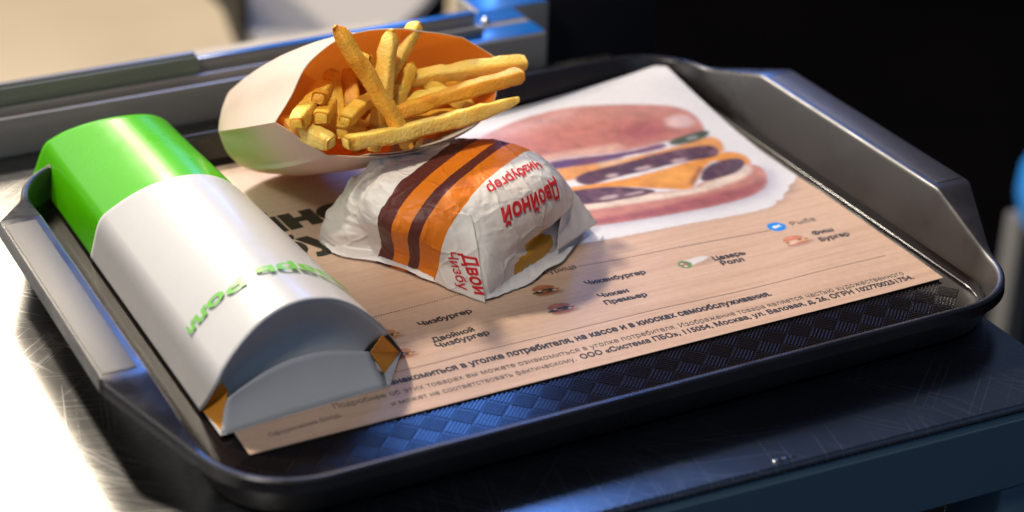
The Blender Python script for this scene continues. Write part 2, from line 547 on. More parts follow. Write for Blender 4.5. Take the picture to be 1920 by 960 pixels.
def add_rib(p0, p1, q0, q1, z0, z1):
    pts = [(p0, q0), (p1, q0), (p1, q1), (p0, q1)]
    ins = 0.00028
    pin = [(p0 + ins, q0 + ins), (p1 - ins, q0 + ins), (p1 - ins, q1 - ins), (p0 + ins, q1 - ins)]
    b = len(rv)
    for (p, q), z in [(t, z0) for t in pts] + [(t, z1) for t in pin]:
        rv.append((TCX + p * cs - q * sn, TCY + p * sn + q * cs, z))
    rf.append((b + 4, b + 5, b + 6, b + 7))
    for i in range(4):
        j = (i + 1) % 4
        rf.append((b + i, b + j, b + 4 + j, b + 4 + i))


for i in range(-30, 31):
    for j in range(-30, 31):
        pc, qc = i * CELL, j * CELL
        x = pc * cs - qc * sn; y = pc * sn + qc * cs
        if abs(x) > RA - 0.0055 or abs(y) > RB - 0.0055: continue
        if abs(x) > RA - RR and abs(y) > RB - RR and math.hypot(abs(x) - RA + RR, abs(y) - RB + RR) > RR - 0.007: continue
        if x + TCX < -0.006 and y + TCY > -0.01: continue
        if abs(x + TCX - 0.19) < 0.165 and abs(y + TCY - 0.14) < 0.118: continue   # covered by the paper
        L = CELL * 0.95; st = L / n_rib
        for r_ in range(n_rib):
            a0 = -L / 2 + r_ * st
            if (i + j) % 2: add_rib(pc + a0, pc + a0 + st * 0.68, qc - L / 2, qc + L / 2, -0.0014, -0.0008)
            else: add_rib(pc - L / 2, pc + L / 2, qc + a0, qc + a0 + st * 0.68, -0.0014, -0.0008)
rb = mesh_obj('rib_pattern', rv, rf, M_RIB, tray, smooth=False)
rb['kind'] = 'stuff'

# ------------------------------------------------------------------ paper placemat with its print
PW, PH = 0.38, 0.28


def paper_z(x, y):
    x = np.asarray(x, float); y = np.asarray(y, float)
    fx = np.clip((x - 0.235) / 0.145, 0, 1); fy = np.clip((y - 0.165) / 0.115, 0, 1)
    z = 0.0125 * fx ** 1.8 * fy ** 1.6
    z = z + 0.0005 * np.clip((x - 0.33) / 0.05, 0, 1) ** 2
    z = z + (0.00030 * (np.sin(x * 37 + y * 21) + 1) + 0.00022 * (np.sin(x * 63 - y * 48 + 1) + 1)) * np.clip(y / 0.03, 0, 1)
    return z


STEP = 0.0005
nx_, ny_ = int(PW / STEP) + 1, int(PH / STEP) + 1
gx, gy = np.meshgrid(np.linspace(0, PW, nx_), np.linspace(0, PH, ny_))


def blur(a, s):
    if s <= 0: return a
    rr = int(3 * s) + 1
    kx = np.exp(-0.5 * (np.arange(-rr, rr + 1) / s) ** 2); kx /= kx.sum()
    ap = np.pad(a, rr, mode='edge')
    t = sum(kx[i] * ap[:, i:i + a.shape[1]] for i in range(2 * rr + 1))
    return sum(kx[i] * t[i:i + a.shape[0], :] for i in range(2 * rr + 1))


def pmask(poly, s=1.0, ox=0.0, oy=0.0, sc=1.0):
    pts = [((x - 0) * sc + ox, (y - 0) * sc + oy) for x, y in poly]
    x0 = min(p[0] for p in pts); x1 = max(p[0] for p in pts); y0 = min(p[1] for p in pts); y1 = max(p[1] for p in pts)
    pad = 4 * s * STEP + STEP
    i0 = max(0, int((x0 - pad) / STEP)); i1 = min(nx_, int((x1 + pad) / STEP) + 2)
    j0 = max(0, int((y0 - pad) / STEP)); j1 = min(ny_, int((y1 + pad) / STEP) + 2)
    X = gx[j0:j1, i0:i1]; Y = gy[j0:j1, i0:i1]
    ins = np.zeros(X.shape, bool)
    for (xa, ya), (xb, yb) in zip(pts, pts[1:] + pts[:1]):
        c = ((ya > Y) != (yb > Y))
        with np.errstate(divide='ignore', invalid='ignore'):
            xi = (xb - xa) * (Y - ya) / (yb - ya if yb != ya else 1e-12) + xa
        ins ^= c & (X < xi)
    return blur(ins.astype(float), s), (slice(j0, j1), slice(i0, i1))


def smooth_poly(pts, it=2):
    for _ in range(it):
        q = []
        for a, b in zip(pts, pts[1:] + pts[:1]):
            q += [(0.75 * a[0] + 0.25 * b[0], 0.75 * a[1] + 0.25 * b[1]), (0.25 * a[0] + 0.75 * b[0], 0.25 * a[1] + 0.75 * b[1])]
        pts = q
    return pts


IMG = np.zeros((ny_, nx_, 4))
WOOD = np.array([0.64, 0.43, 0.305])
IMG[..., :3] = WOOD
IMG[..., 3] = 1.0      # alpha = how much wood grain shows


def paint(mask_sl, col, grain=0.0, amount=1.0):
    mk_, sl = mask_sl
    a = (mk_ * amount)[..., None]
    sub = IMG[sl]
    sub[..., :3] = sub[..., :3] * (1 - a) + np.asarray(col)[None, None, :] * a
    sub[..., 3] = sub[..., 3] * (1 - a[..., 0]) + grain * a[..., 0]


def ell(cx, cy, rx, ry, n_=28, ang=0.0):
    c_, s_ = math.cos(ang), math.sin(ang)
    return [(cx + rx * math.cos(t) * c_ - ry * math.sin(t) * s_, cy + rx * math.cos(t) * s_ + ry * math.sin(t) * c_) for t in [2 * math.pi * i / n_ for i in range(n_)]]


nrng = np.random.default_rng(5)


def speck(shape, s):
    a = blur(nrng.standard_normal(shape), s); return a / (a.std() + 1e-9)


# bleached corner behind the big heading
fade = np.clip((gy - 0.10) / 0.09, 0, 1) * np.clip((0.16 - gx) / 0.08, 0, 1)
IMG[..., :3] = IMG[..., :3] * (1 - 0.75 * fade[..., None]) + np.array([0.70, 0.56, 0.46]) * 0.75 * fade[..., None]
IMG[..., 3] *= 1 - 0.7 * fade
# torn white sheet
white = [(0.175, 0.106), (0.19, 0.107), (0.205, 0.108), (0.215, 0.110), (0.2297, 0.1125), (0.25, 0.1105), (0.2639, 0.1095), (0.285, 0.1075), (0.3051, 0.1058), (0.325, 0.1048), (0.3423, 0.1051), (0.3490, 0.1075), (0.3515, 0.1109), (0.3560, 0.1105),
         (0.3600, 0.1160), (0.3665, 0.1200), (0.3684, 0.1237), (0.3740, 0.1262), (0.3810, 0.1330), (0.3820, 0.29), (0.20, 0.29), (0.165, 0.20)]
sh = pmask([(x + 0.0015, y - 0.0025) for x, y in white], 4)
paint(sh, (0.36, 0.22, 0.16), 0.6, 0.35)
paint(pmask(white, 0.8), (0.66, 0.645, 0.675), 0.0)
cz = blur(nrng.standard_normal((ny_, nx_)), 26); cz /= cz.std()
wm, sl = pmask(white, 1.5)
IMG[sl][..., :3] *= (1 + 0.035 * cz[sl] * wm)[..., None]
# printed burger picture
POLY = {
 'bun_top': [(0.2239, 0.243), (0.2390, 0.252), (0.2539, 0.259), (0.2753, 0.266), (0.304, 0.2657), (0.3311, 0.255), (0.3567, 0.2416), (0.3673, 0.2282), (0.3669, 0.2156), (0.3643, 0.2043), (0.356, 0.1982), (0.3366, 0.2023), (0.3104, 0.2006), (0.2911, 0.2039), (0.2722, 0.2079), (0.2438, 0.2094), (0.222, 0.212), (0.214, 0.226)],
 'bun_hl': [(0.3493, 0.2262), (0.3594, 0.2276), (0.3646, 0.2209), (0.3626, 0.2117), (0.353, 0.2111), (0.3456, 0.217)],
 'lettuce': [(0.3366, 0.2023), (0.36, 0.2046), (0.3669, 0.2017), (0.3573, 0.1944), (0.3356, 0.1946)],
 'onion': [(0.235, 0.207), (0.2703, 0.2056), (0.29, 0.2021), (0.3097, 0.1993), (0.3344, 0.2016), (0.3325, 0.1944), (0.3106, 0.1949), (0.291, 0.1977), (0.284, 0.1915), (0.266, 0.1952), (0.235, 0.199)],
 'cheese1': [(0.235, 0.199), (0.2649, 0.1957), (0.2882, 0.1927), (0.3127, 0.1924), (0.3348, 0.1934), (0.3589, 0.1969), (0.366, 0.1936), (0.3633, 0.1819), (0.3577, 0.1749), (0.3252, 0.1835), (0.3006, 0.1839), (0.2785, 0.1818), (0.2622, 0.1803), (0.235, 0.181)],
 'patty1': [(0.2615, 0.1791), (0.2689, 0.1842), (0.3006, 0.1859), (0.3274, 0.1882), (0.3517, 0.1866), (0.3587, 0.184), (0.3569, 0.1776), (0.3501, 0.1744), (0.3384, 0.1759), (0.3207, 0.1762), (0.3026, 0.1753), (0.2816, 0.1751), (0.2663, 0.1724)],
 'cheese2': [(0.2396, 0.1745), (0.2596, 0.1725), (0.2819, 0.1697), (0.3136, 0.1702), (0.3376, 0.1746), (0.3611, 0.1773), (0.3689, 0.1697), (0.3666, 0.1566), (0.3589, 0.1571), (0.3496, 0.1707), (0.3383, 0.1642), (0.323, 0.1484), (0.3149, 0.141), (0.3015, 0.1502), (0.2785, 0.1648), (0.2396, 0.17)],
 'patty2': [(0.24, 0.168), (0.2597, 0.1666), (0.2785, 0.1638), (0.3011, 0.1506), (0.2872, 0.1494), (0.2645, 0.1512), (0.2541, 0.1531), (0.24, 0.155)],
 'patty3': [(0.3242, 0.1486), (0.3371, 0.1624), (0.3508, 0.167), (0.3644, 0.1655), (0.364, 0.1594), (0.3536, 0.1518), (0.3377, 0.1492)],
 'bun_bot': [(0.232, 0.154), (0.2537, 0.1521), (0.2675, 0.1515), (0.2865, 0.1493), (0.3048, 0.1452), (0.3163, 0.1404), (0.324, 0.1472), (0.339, 0.1486), (0.3558, 0.1523), (0.3644, 0.1575), (0.3685, 0.1520), (0.3665, 0.1429), (0.3604, 0.1329), (0.3509, 0.1249), (0.3397, 0.1212), (0.3171, 0.1190), (0.2937, 0.1200), (0.266, 0.1242), (0.2441, 0.1275), (0.232, 0.131)],
 'bun_cream': [(0.235, 0.1521), (0.2537, 0.1511), (0.2865, 0.1488), (0.3163, 0.1404), (0.331, 0.147), (0.3571, 0.1542), (0.3649, 0.1568), (0.3607, 0.1472), (0.3435, 0.140), (0.3161, 0.1356), (0.2808, 0.1406), (0.2495, 0.1454), (0.235, 0.146)],
 'bun_dark': [(0.312, 0.1316), (0.3471, 0.1336), (0.3622, 0.1387), (0.3598, 0.1325), (0.3508, 0.1258), (0.3398, 0.1220), (0.3170, 0.1196), (0.2937, 0.1207), (0.2660, 0.1250), (0.2447, 0.1293), (0.25, 0.1347), (0.2775, 0.131)],
}
for n_, (cy_, f_) in {'patty1': (0.1800, 1.35), 'patty2': (0.1590, 1.25), 'patty3': (0.1570, 1.15)}.items():
    POLY[n_] = [(x, cy_ + (y - cy_) * f_) for x, y in POLY[n_]]
POLY = {n_: smooth_poly(p) for n_, p in POLY.items()}
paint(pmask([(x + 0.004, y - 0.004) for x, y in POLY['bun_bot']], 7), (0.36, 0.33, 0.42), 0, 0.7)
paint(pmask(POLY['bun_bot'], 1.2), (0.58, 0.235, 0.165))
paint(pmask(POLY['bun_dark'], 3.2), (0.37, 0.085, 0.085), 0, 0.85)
paint(pmask(POLY['bun_cream'], 2.2), (0.80, 0.64, 0.50))
paint(pmask(POLY['bun_top'], 1.5), (0.56, 0.235, 0.175))
paint(pmask([(x * 0.92 + 0.024, y * 0.60 + 0.084) for x, y in POLY['bun_top']], 7), (0.52, 0.175, 0.125), 0, 0.9)
paint(pmask(ell(0.33, 0.219, 0.016, 0.010), 7), (0.40, 0.10, 0.10), 0, 0.8)
paint(pmask(ell(0.262, 0.2545, 0.05, 0.0045, ang=0.10), 6), (0.74, 0.47, 0.45), 0, 0.5)
paint(pmask([(0.235, 0.209), (0.31, 0.2035), (0.31, 0.211), (0.235, 0.2165)], 4), (0.76, 0.50, 0.38), 0, 0.75)
paint(pmask(POLY['bun_hl'], 3.5), (0.80, 0.60, 0.56), 0, 0.75)
paint(pmask(POLY['onion'], 1.5), (0.20, 0.07, 0.13))
paint(pmask([(0.284, 0.196), (0.297, 0.200), (0.312, 0.199), (0.3, 0.1935), (0.288, 0.1925)], 2), (0.12, 0.04, 0.14), 0, 0.9)
paint(pmask([(0.236, 0.205), (0.2703, 0.2035), (0.281, 0.199), (0.266, 0.196), (0.236, 0.198)], 2), (0.10, 0.045, 0.15), 0, 0.9)
paint(pmask(POLY['cheese1'], 1.6), (0.74, 0.32, 0.08))
paint(pmask([(0.284, 0.1925), (0.30, 0.1928), (0.31, 0.1915), (0.296, 0.188), (0.284, 0.188)], 3), (0.80, 0.55, 0.34), 0, 0.8)
paint(pmask(POLY['lettuce'], 1.6), (0.06, 0.085, 0.04))
paint(pmask(ell(0.352, 0.199, 0.004, 0.002), 1.5), (0.45, 0.47, 0.42), 0, 0.7)
paint(pmask(POLY['cheese2'], 1.3), (0.80, 0.31, 0.035))
paint(pmask([(0.30, 0.168), (0.325, 0.170), (0.332, 0.162), (0.318, 0.15), (0.305, 0.156)], 6), (0.84, 0.38, 0.06), 0, 0.8)
for nm in ('patty1', 'patty2', 'patty3'):
    mkk = pmask(POLY[nm], 1.3)
    paint(mkk, (0.095, 0.034, 0.045))
    a_, sl = mkk
    sp = speck(a_.shape, 2.2) * 0.6 + speck(a_.shape, 5) * 0.5
    t = (a_ * np.clip(sp * 0.35 + 0.05, 0, 0.55))[..., None]
    IMG[sl][..., :3] = IMG[sl][..., :3] * (1 - t) + np.array([0.26, 0.13, 0.15]) * t
    t = (a_ * np.clip(-sp * 0.35 - 0.1, 0, 0.6))[..., None]
    IMG[sl][..., :3] = IMG[sl][..., :3] * (1 - t) + np.array([0.05, 0.02, 0.06]) * t
for cx_, cy_, rx_, ry_ in ((0.2850, 0.1765, .004, .0018), (0.306, 0.1775, .0055, .002), (0.33, 0.1775, .005, .002), (0.270, 0.1535, .006, .0022), (0.285, 0.1515, .006, .0015)):
    paint(pmask(ell(cx_, cy_, rx_, ry_), 1.8), (0.70, 0.52, 0.50), 0, 0.8)
paint(pmask([(0.318, 0.145), (0.324, 0.150), (0.338, 0.164), (0.336, 0.1665), (0.320, 0.1500)], 1.6), (0.10, 0.03, 0.05), 0, 0.6)


# the picture is printed rather dark and mottled
bm_, sl = pmask([(0.20, 0.115), (0.372, 0.115), (0.372, 0.27), (0.20, 0.27)], 8)
wt = np.clip((IMG[sl][..., 0] - IMG[sl][..., 2]) * 6, 0, 1) + np.clip((0.5 - IMG[sl][..., 0]) * 4, 0, 1)
wt = np.clip(wt, 0, 1) * bm_
mo = blur(nrng.standard_normal(bm_.shape), 5); mo /= mo.std()
mo2 = blur(nrng.standard_normal(bm_.shape), 1.6); mo2 /= mo2.std()
IMG[sl][..., :3] *= (1 - wt * (0.20 - 0.055 * mo - 0.03 * mo2))[..., None]
IMG[sl][..., 2] *= 1 + 0.08 * wt

# small product pictures on the mat
def mini_burger(cx, cy, s=1.0, bun=(0.42, 0.16, 0.06), mid=(0.05, 0.025, 0.02), green=True, ang=0.0):
    paint(pmask(ell(cx + 0.0012, cy - 0.0034 * s, 0.0080 * s, 0.0022 * s), 1.5), (0.22, 0.12, 0.08), 0.3, 0.6)
    paint(pmask(ell(cx, cy - 0.0027 * s, 0.0064 * s, 0.0020 * s), 0.6), tuple(c * 0.9 for c in bun))
    top_ = [(cx + 0.0064 * s * math.cos(t), cy + 0.0016 * s + 0.0040 * s * math.sin(t) * (1 if math.sin(t) > 0 else 0.30)) for t in [2 * math.pi * i / 28 for i in range(28)]]
    paint(pmask(top_, 0.6), bun)
    paint(pmask(ell(cx - 0.001 * s, cy + 0.0040 * s, 0.003 * s, 0.0010 * s), 1.0), tuple(min(1, c * 1.7) for c in bun), 0, 0.45)
    paint(pmask(ell(cx, cy - 0.0006 * s, 0.0072 * s, 0.0017 * s), 0.5), mid)
    for q in range(8):
        c_ = ((0.08, 0.15, 0.04), (0.50, 0.10, 0.06), (0.55, 0.50, 0.36), (0.03, 0.02, 0.02))[(q * 3) % 4] if green else ((0.60, 0.40, 0.25), (0.35, 0.12, 0.05), (0.7, 0.4, 0.1), (0.16, 0.06, 0.04))[(q * 3) % 4]
        paint(pmask(ell(cx + (-0.0066 + 0.0019 * q) * s, cy + (-0.0004 + 0.0008 * ((q * 7) % 3 - 1)) * s, 0.0012 * s, 0.0008 * s), 0.4), c_)


mini_burger(0.1873, 0.0746, 1.0, (0.36, 0.13, 0.05))
mini_burger(0.1855, 0.0550, 1.0, (0.40, 0.14, 0.08), (0.10, 0.04, 0.06))
mini_burger(0.0970, 0.0689, 0.9, (0.50, 0.20, 0.09), green=False)
mini_burger(0.0960, 0.0496, 0.9, (0.45, 0.17, 0.08), green=False)
mini_burger(0.3336, 0.0662, 1.0, (0.55, 0.19, 0.10), (0.62, 0.33, 0.2), green=False)
paint(pmask(ell(0.3315, 0.0650, 0.003, 0.0016, ang=0.4), 1.0), (0.78, 0.55, 0.42), 0, 0.8)
# little wrap roll
paint(pmask(ell(0.276, 0.0675, 0.010, 0.0022, ang=0.05), 2.0), (0.30, 0.19, 0.14), 0.4, 0.55)
paint(pmask([(0.268, 0.0725), (0.2790, 0.0735), (0.2830, 0.0715), (0.2790, 0.0690), (0.268, 0.0660)], 0.8), (0.66, 0.62, 0.60))
paint(pmask(ell(0.2665, 0.0687, 0.0036, 0.0040), 0.7), (0.10, 0.20, 0.06))
for cx_, cy_, c_ in ((0.2655, 0.0700, (0.7, 0.6, 0.5)), (0.2675, 0.0690, (0.55, 0.08, 0.05)), (0.2660, 0.0672, (0.75, 0.68, 0.6)), (0.2680, 0.0668, (0.2, 0.3, 0.08)), (0.2650, 0.0683, (0.5, 0.1, 0.06))):
    paint(pmask(ell(cx_, cy_, 0.0010, 0.0009), 0.5), c_)
# round badges
paint(pmask(ell(0.1879, 0.0911, 0.0050, 0.0050), 0.4), (0.33, 0.21, 0.09))
paint(pmask([(0.1850, 0.0895), (0.1872, 0.0935), (0.1885, 0.0912), (0.1905, 0.0930), (0.1900, 0.0890), (0.1878, 0.0898)], 0.5), (0.74, 0.68, 0.58))
paint(pmask(ell(0.3339, 0.0843, 0.0052, 0.0052), 0.4), (0.006, 0.24, 0.72))
paint(pmask([(0.3308, 0.0842), (0.3325, 0.0858), (0.3350, 0.0852), (0.3366, 0.0862), (0.3362, 0.0845), (0.3368, 0.0832), (0.3350, 0.0838), (0.3325, 0.0828)], 0.45), (0.82, 0.84, 0.86))

m = mat('printed_paper', (0.6, 0.45, 0.3), 0.48, spec=0.35)
k = NT(m)
at = k.n('ShaderNodeAttribute', attribute_name='print_colour')
g1 = k.noise(k.coord((5, 130, 1), (0, 0, R(2))), 1.6, 5, 0.65, 0.5)
g2 = k.noise(k.coord((14, 700, 1), (0, 0, R(1))), 1.2, 3, 0.6)
gr = k.mix(0.45, k.ramp(g1, [(0.30, (0.74, 0.67, 0.62)), (0.52, (1, 1, 1)), (0.72, (1.0, 1.0, 1.0))]), k.ramp(g2, [(0.30, (0.84, 0.79, 0.75)), (0.60, (1, 1, 1))]))
gm = k.mix(at.outputs['Alpha'], (1, 1, 1), gr)
fib = k.noise(k.coord(), 240, 3, 0.6)
fb = k.ramp(fib, [(0.3, (0.95, 0.95, 0.95)), (0.7, (1.03, 1.03, 1.03))])
k.set('Base Color', k.mix(1.0, k.mix(1.0, at.outputs['Color'], gm, 'MULTIPLY'), fb, 'MULTIPLY'))
k.bump(k.noise(k.coord(), 34, 3), 0.16, 0.003)
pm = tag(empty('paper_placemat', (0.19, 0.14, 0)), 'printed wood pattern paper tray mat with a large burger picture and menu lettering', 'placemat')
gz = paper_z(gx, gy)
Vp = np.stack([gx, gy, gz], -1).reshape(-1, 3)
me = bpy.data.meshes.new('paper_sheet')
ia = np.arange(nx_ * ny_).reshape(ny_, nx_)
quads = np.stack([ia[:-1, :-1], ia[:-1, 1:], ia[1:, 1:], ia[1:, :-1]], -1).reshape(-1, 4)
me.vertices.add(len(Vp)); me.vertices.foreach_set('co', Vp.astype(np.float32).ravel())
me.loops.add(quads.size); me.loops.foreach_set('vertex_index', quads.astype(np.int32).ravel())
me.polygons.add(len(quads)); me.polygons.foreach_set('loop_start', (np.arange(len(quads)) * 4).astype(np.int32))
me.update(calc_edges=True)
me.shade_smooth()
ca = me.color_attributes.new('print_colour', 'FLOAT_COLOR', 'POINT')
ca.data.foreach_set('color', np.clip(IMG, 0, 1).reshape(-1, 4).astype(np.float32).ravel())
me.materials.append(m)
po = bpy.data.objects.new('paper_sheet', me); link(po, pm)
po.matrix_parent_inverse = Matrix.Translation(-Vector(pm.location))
# under side, a little below, gives the sheet its edge
eb = []
for px_, py_ in [(t, 0) for t in np.linspace(0, PW, 80)] + [(PW, t) for t in np.linspace(0, PH, 60)[1:]] + [(t, PH) for t in np.linspace(PW, 0, 80)[1:]] + [(0, t) for t in np.linspace(PH, 0, 60)[1:-1]]:
    eb.append((px_, py_))
ne = len(eb)
ev = [(x, y, float(paper_z(x, y))) for x, y in eb] + [(x, y, float(paper_z(x, y)) - 0.00025) for x, y in eb]
mesh_obj('paper_edge', ev, [(i, (i + 1) % ne, ne + (i + 1) % ne, ne + i) for i in range(ne)], M_EDGE, pm, smooth=False)

# ---- lettering: font outlines turned into thin sheets
_texts = []


def text_mesh(s, bold=0.0, res=3):
    # glyph outlines, thickened by bold, joined by non-zero winding and triangulated
    c = bpy.data.curves.new('lettering', 'FONT')
    c.body = s
    c.size = 1.0
    c.resolution_u = res
    c.fill_mode = 'NONE'
    o = bpy.data.objects.new('lettering', c)
    COL.objects.link(o)
    dg = bpy.context.evaluated_depsgraph_get()
    me = bpy.data.meshes.new_from_object(o.evaluated_get(dg))
    P0 = np.array([v.co[:2] for v in me.vertices])
    nxt = {}
    for e in me.edges:
        a, b = e.vertices
        nxt.setdefault(a, []).append(b); nxt.setdefault(b, []).append(a)
    bpy.data.objects.remove(o); bpy.data.curves.remove(c); bpy.data.meshes.remove(me)
    loops, seen = [], set()
    for st in range(len(P0)):
        if st in seen or st not in nxt: continue
        lp, prev, cur = [st], None, st
        seen.add(st)
        while True:
            cand = [q for q in nxt[cur] if q not in seen]
            if prev is None and cand: cand = [min(cand)]      # vertices run in drawing order
            if not cand: break
            prev, cur = cur, cand[0]
            seen.add(cur); lp.append(cur)
        if len(lp) > 2: loops.append(P0[lp])
    A0 = np.concatenate(loops); B0 = np.concatenate([np.roll(l, -1, 0) for l in loops])

    def winding(pts, A_, B_):
        out = np.zeros(len(pts))
        for q in range(0, len(pts), 1500):
            x, y = pts[q:q + 1500, 0][:, None], pts[q:q + 1500, 1][:, None]
            side = (B_[:, 0] - A_[:, 0]) * (y - A_[:, 1]) - (x - A_[:, 0]) * (B_[:, 1] - A_[:, 1])
            out[q:q + 1500] = (((A_[:, 1] <= y) & (B_[:, 1] > y) & (side > 0)).astype(int) - ((A_[:, 1] > y) & (B_[:, 1] <= y) & (side < 0)).astype(int)).sum(1)
        return out

    A, B, cnt = [], [], 0
    verts, edges = [], []
    for l in loops:
        d = np.roll(l, -1, 0) - l
        d /= np.linalg.norm(d, axis=1)[:, None] + 1e-12
        nr = np.stack([d[:, 1], -d[:, 0]], 1)
        mid = (l + np.roll(l, -1, 0)) / 2
        pick = slice(0, len(l), max(1, len(l) // 9))
        wo_ = winding((mid + nr * 2e-3)[pick], A0, B0) == 0
        wi_ = winding((mid - nr * 2e-3)[pick], A0, B0) == 0
        if wi_.sum() > wo_.sum(): nr = -nr        # the empty side is the outer one
        m_ = nr + np.roll(nr, 1, 0)
        m_ /= np.maximum((m_ * nr).sum(1), 0.5)[:, None]
        l = l + m_ * bold
        A.append(l); B.append(np.roll(l, -1, 0))
        n_ = len(l)
        verts += [Vector(p) for p in l]
        edges += [(cnt + q, cnt + (q + 1) % n_) for q in range(n_)]
        cnt += n_
    A = np.concatenate(A); B = np.concatenate(B)
    r = delaunay_2d_cdt(verts, edges, [], 0, 1e-6)
    vs = np.array([p[:] for p in r[0]]); fs = np.array([f for f in r[2] if len(f) == 3])
    cc = vs[fs].mean(1)
    wn = winding(cc, A, B)
    return vs, [tuple(int(k_) for k_ in f) for f in fs[wn != 0]]


def paper_text(s, x0, y0, x1, y1, h, mt=None, bold=0.02):
    # baseline from (x0,y0) to (x1,y1) on the paper, h = cap height
    vs, fs = text_mesh(s, bold)
    w0, w1 = vs[:, 0].min(), vs[:, 0].max()
    u = (vs[:, 0] - w0) / (w1 - w0)
    v = vs[:, 1] / 0.727 * h
    dx, dy = x1 - x0, y1 - y0
    L = math.hypot(dx, dy)
    X = x0 + dx * u - dy / L * v
    Y = y0 + dy * u + dx / L * v
    Z = paper_z(X, Y) + 0.00014
    return mesh_obj('printed_text', list(zip(X, Y, Z)), fs, mt or M_INK, pm, smooth=False)


BOLD = 0.040


def heading(word, i0, i1, xa, xb, y0, slope, h):
    # place a heading so that letters i0..i1 span xa..xb
    vs, _ = text_mesh(word, 0.06)
    def right(n_):
        q, _ = text_mesh(word[:n_], 0.06); return q[:, 0].max()
    a = right(i0) + 0.05; b = right(i1)
    k_ = (xb - xa) / (b - a)
    x0 = xa + (vs[:, 0].min() - a) * k_; x1 = xa + (vs[:, 0].max() - a) * k_
    paper_text(word, x0, y0 + slope * (x0 - xa), x1, y0 + slope * (x1 - xa), h, M_INKHEAD, 0.06)


heading('Двойной', 3, 5, 0.0774, 0.1165, 0.1905, 0.06, 0.0205)
heading('Чизбургер', 3, 5, 0.0800, 0.1180, 0.1620, 0.06, 0.0205)
paper_text('знакомиться в уголке потребителя, на кассе и в киосках самообслуживания.', 0.0800, 0.0258, 0.2897, 0.0226, 0.0046, M_INK, BOLD)
paper_text('Подробнее об этих товарах вы можете ознакомиться в уголке потребителя. Изображение товара является частью художественного', 0.0480, 0.0176, 0.3640, 0.0112, 0.0039, M_INKGREY, 0.0)
paper_text('и может не соответствовать фактическому.', 0.0730, 0.0092, 0.1690, 0.0086, 0.0036, M_INKGREY, 0.004)
paper_text('ООО «Система ПБО», 115054, Москва, ул. Валовая, д. 26, ОГРН 1027700251754.', 0.1718, 0.0086, 0.3661, 0.0057, 0.0040, M_INK, 0.030)
paper_text('Оформление блюд', 0.0131, 0.0085, 0.0480, 0.0108, 0.0032, M_INKGREY, 0.0)
paper_text('Чизбургер', 0.1153, 0.0693, 0.1444, 0.0700, 0.0041, M_INK, BOLD)
paper_text('Двойной', 0.1145, 0.0528, 0.1374, 0.0534, 0.0041, M_INK, BOLD)
paper_text('Чизбургер', 0.1140, 0.0468, 0.1426, 0.0474, 0.0041, M_INK, BOLD)
paper_text('Курица', 0.1943, 0.0890, 0.2141, 0.0893, 0.0046, M_INK, 0.004)
paper_text('Чикенбургер', 0.2094, 0.0712, 0.2436, 0.0690, 0.0041, M_INK, BOLD)
paper_text('Чикен', 0.2087, 0.0564, 0.2256, 0.0556, 0.0041, M_INK, BOLD)
paper_text('Премьер', 0.2081, 0.0490, 0.2318, 0.0478, 0.0041, M_INK, BOLD)
paper_text('Цезарь', 0.2830, 0.0660, 0.3020, 0.0652, 0.0041, M_INK, BOLD)
paper_text('Ролл', 0.2841, 0.0600, 0.2975, 0.0594, 0.0041, M_INK, BOLD)
paper_text('Рыба', 0.3423, 0.0813, 0.3574, 0.0810, 0.0044, M_INKGREY, 0.0)
paper_text('Фиш', 0.3460, 0.0668, 0.3590, 0.0664, 0.0040, M_INK, BOLD)
paper_text('Бургер', 0.3454, 0.0592, 0.3640, 0.0587, 0.0040, M_INK, BOLD)


def dotted(x0, y0, x1, y1, pitch=0.0014, w=0.00030, duty=0.55):
    n_ = int(math.hypot(x1 - x0, y1 - y0) / pitch)
    vs, fs = [], []
    for i in range(n_):
        a = i / n_; b = (i + duty) / n_
        for t, s in ((a, -w), (b, -w), (b, w), (a, w)):
            x = x0 + (x1 - x0) * t; y = y0 + (y1 - y0) * t + s
            vs.append((x, y, float(paper_z(x, y)) + 0.00012))
        q = 4 * i
        fs.append((q, q + 1, q + 2, q + 3))
    return mesh_obj('dotted_line', vs, fs, M_INK, pm, smooth=False)


dotted(0.0880, 0.0868, 0.1830, 0.0905)
dotted(0.2157, 0.0905, 0.3290, 0.0822, 0.0012, 0.00022, 0.75)
dotted(0.0820, 0.0357, 0.3671, 0.0318, 0.0012, 0.00026)

# ------------------------------------------------------------------ roll carton (green and white)
rc = tag(empty('roll_carton', (0.045, 0.17, 0.0)), 'green and white cardboard roll carton lying along the left of the tray', 'carton')
CX, HW = 0.045, 0.052
ZB = 0.0004
SIDE, SAG, INS = 0.0210, 0.0260, 0.0115


SIDE_L, SIDE_R, INS_L, INS_R, TOPZ = 0.0225, 0.0185, 0.0050, 0.0125, 0.0470


def section(t, grow=0.0):
    # t 0..1 from left bottom edge over the top to right bottom edge; the box leans a little to the left
    if t < 0.16:
        f = t / 0.16
        x, z = CX - HW + INS_L * f, SIDE_L * f
    elif t > 0.84:
        f = (1 - t) / 0.16
        x, z = CX + HW - INS_R * f, SIDE_R * f
    else:
        q = math.sin(((t - 0.16) / 0.68 - 0.5) * math.pi * 0.92) / math.sin(math.pi / 2 * 0.92)
        x0, x1 = CX - HW + INS_L, CX + HW - INS_R
        x = (x0 + x1) / 2 + (x1 - x0) / 2 * q
        b = SIDE_L if q < 0 else SIDE_R
        z = b + (TOPZ - b) * (1 - abs(q) ** 2.15)
    if grow:
        dx, dz = x - CX, z
        L = math.hypot(dx, dz * 1.2)
        x += grow * dx / L; z += grow * dz * 1.2 / L
    return x, z + ZB


def taper(x, y):
    return CX - HW + (x - CX + HW) * (0.1035 - 0.062 * (y - 0.05)) / 0.104


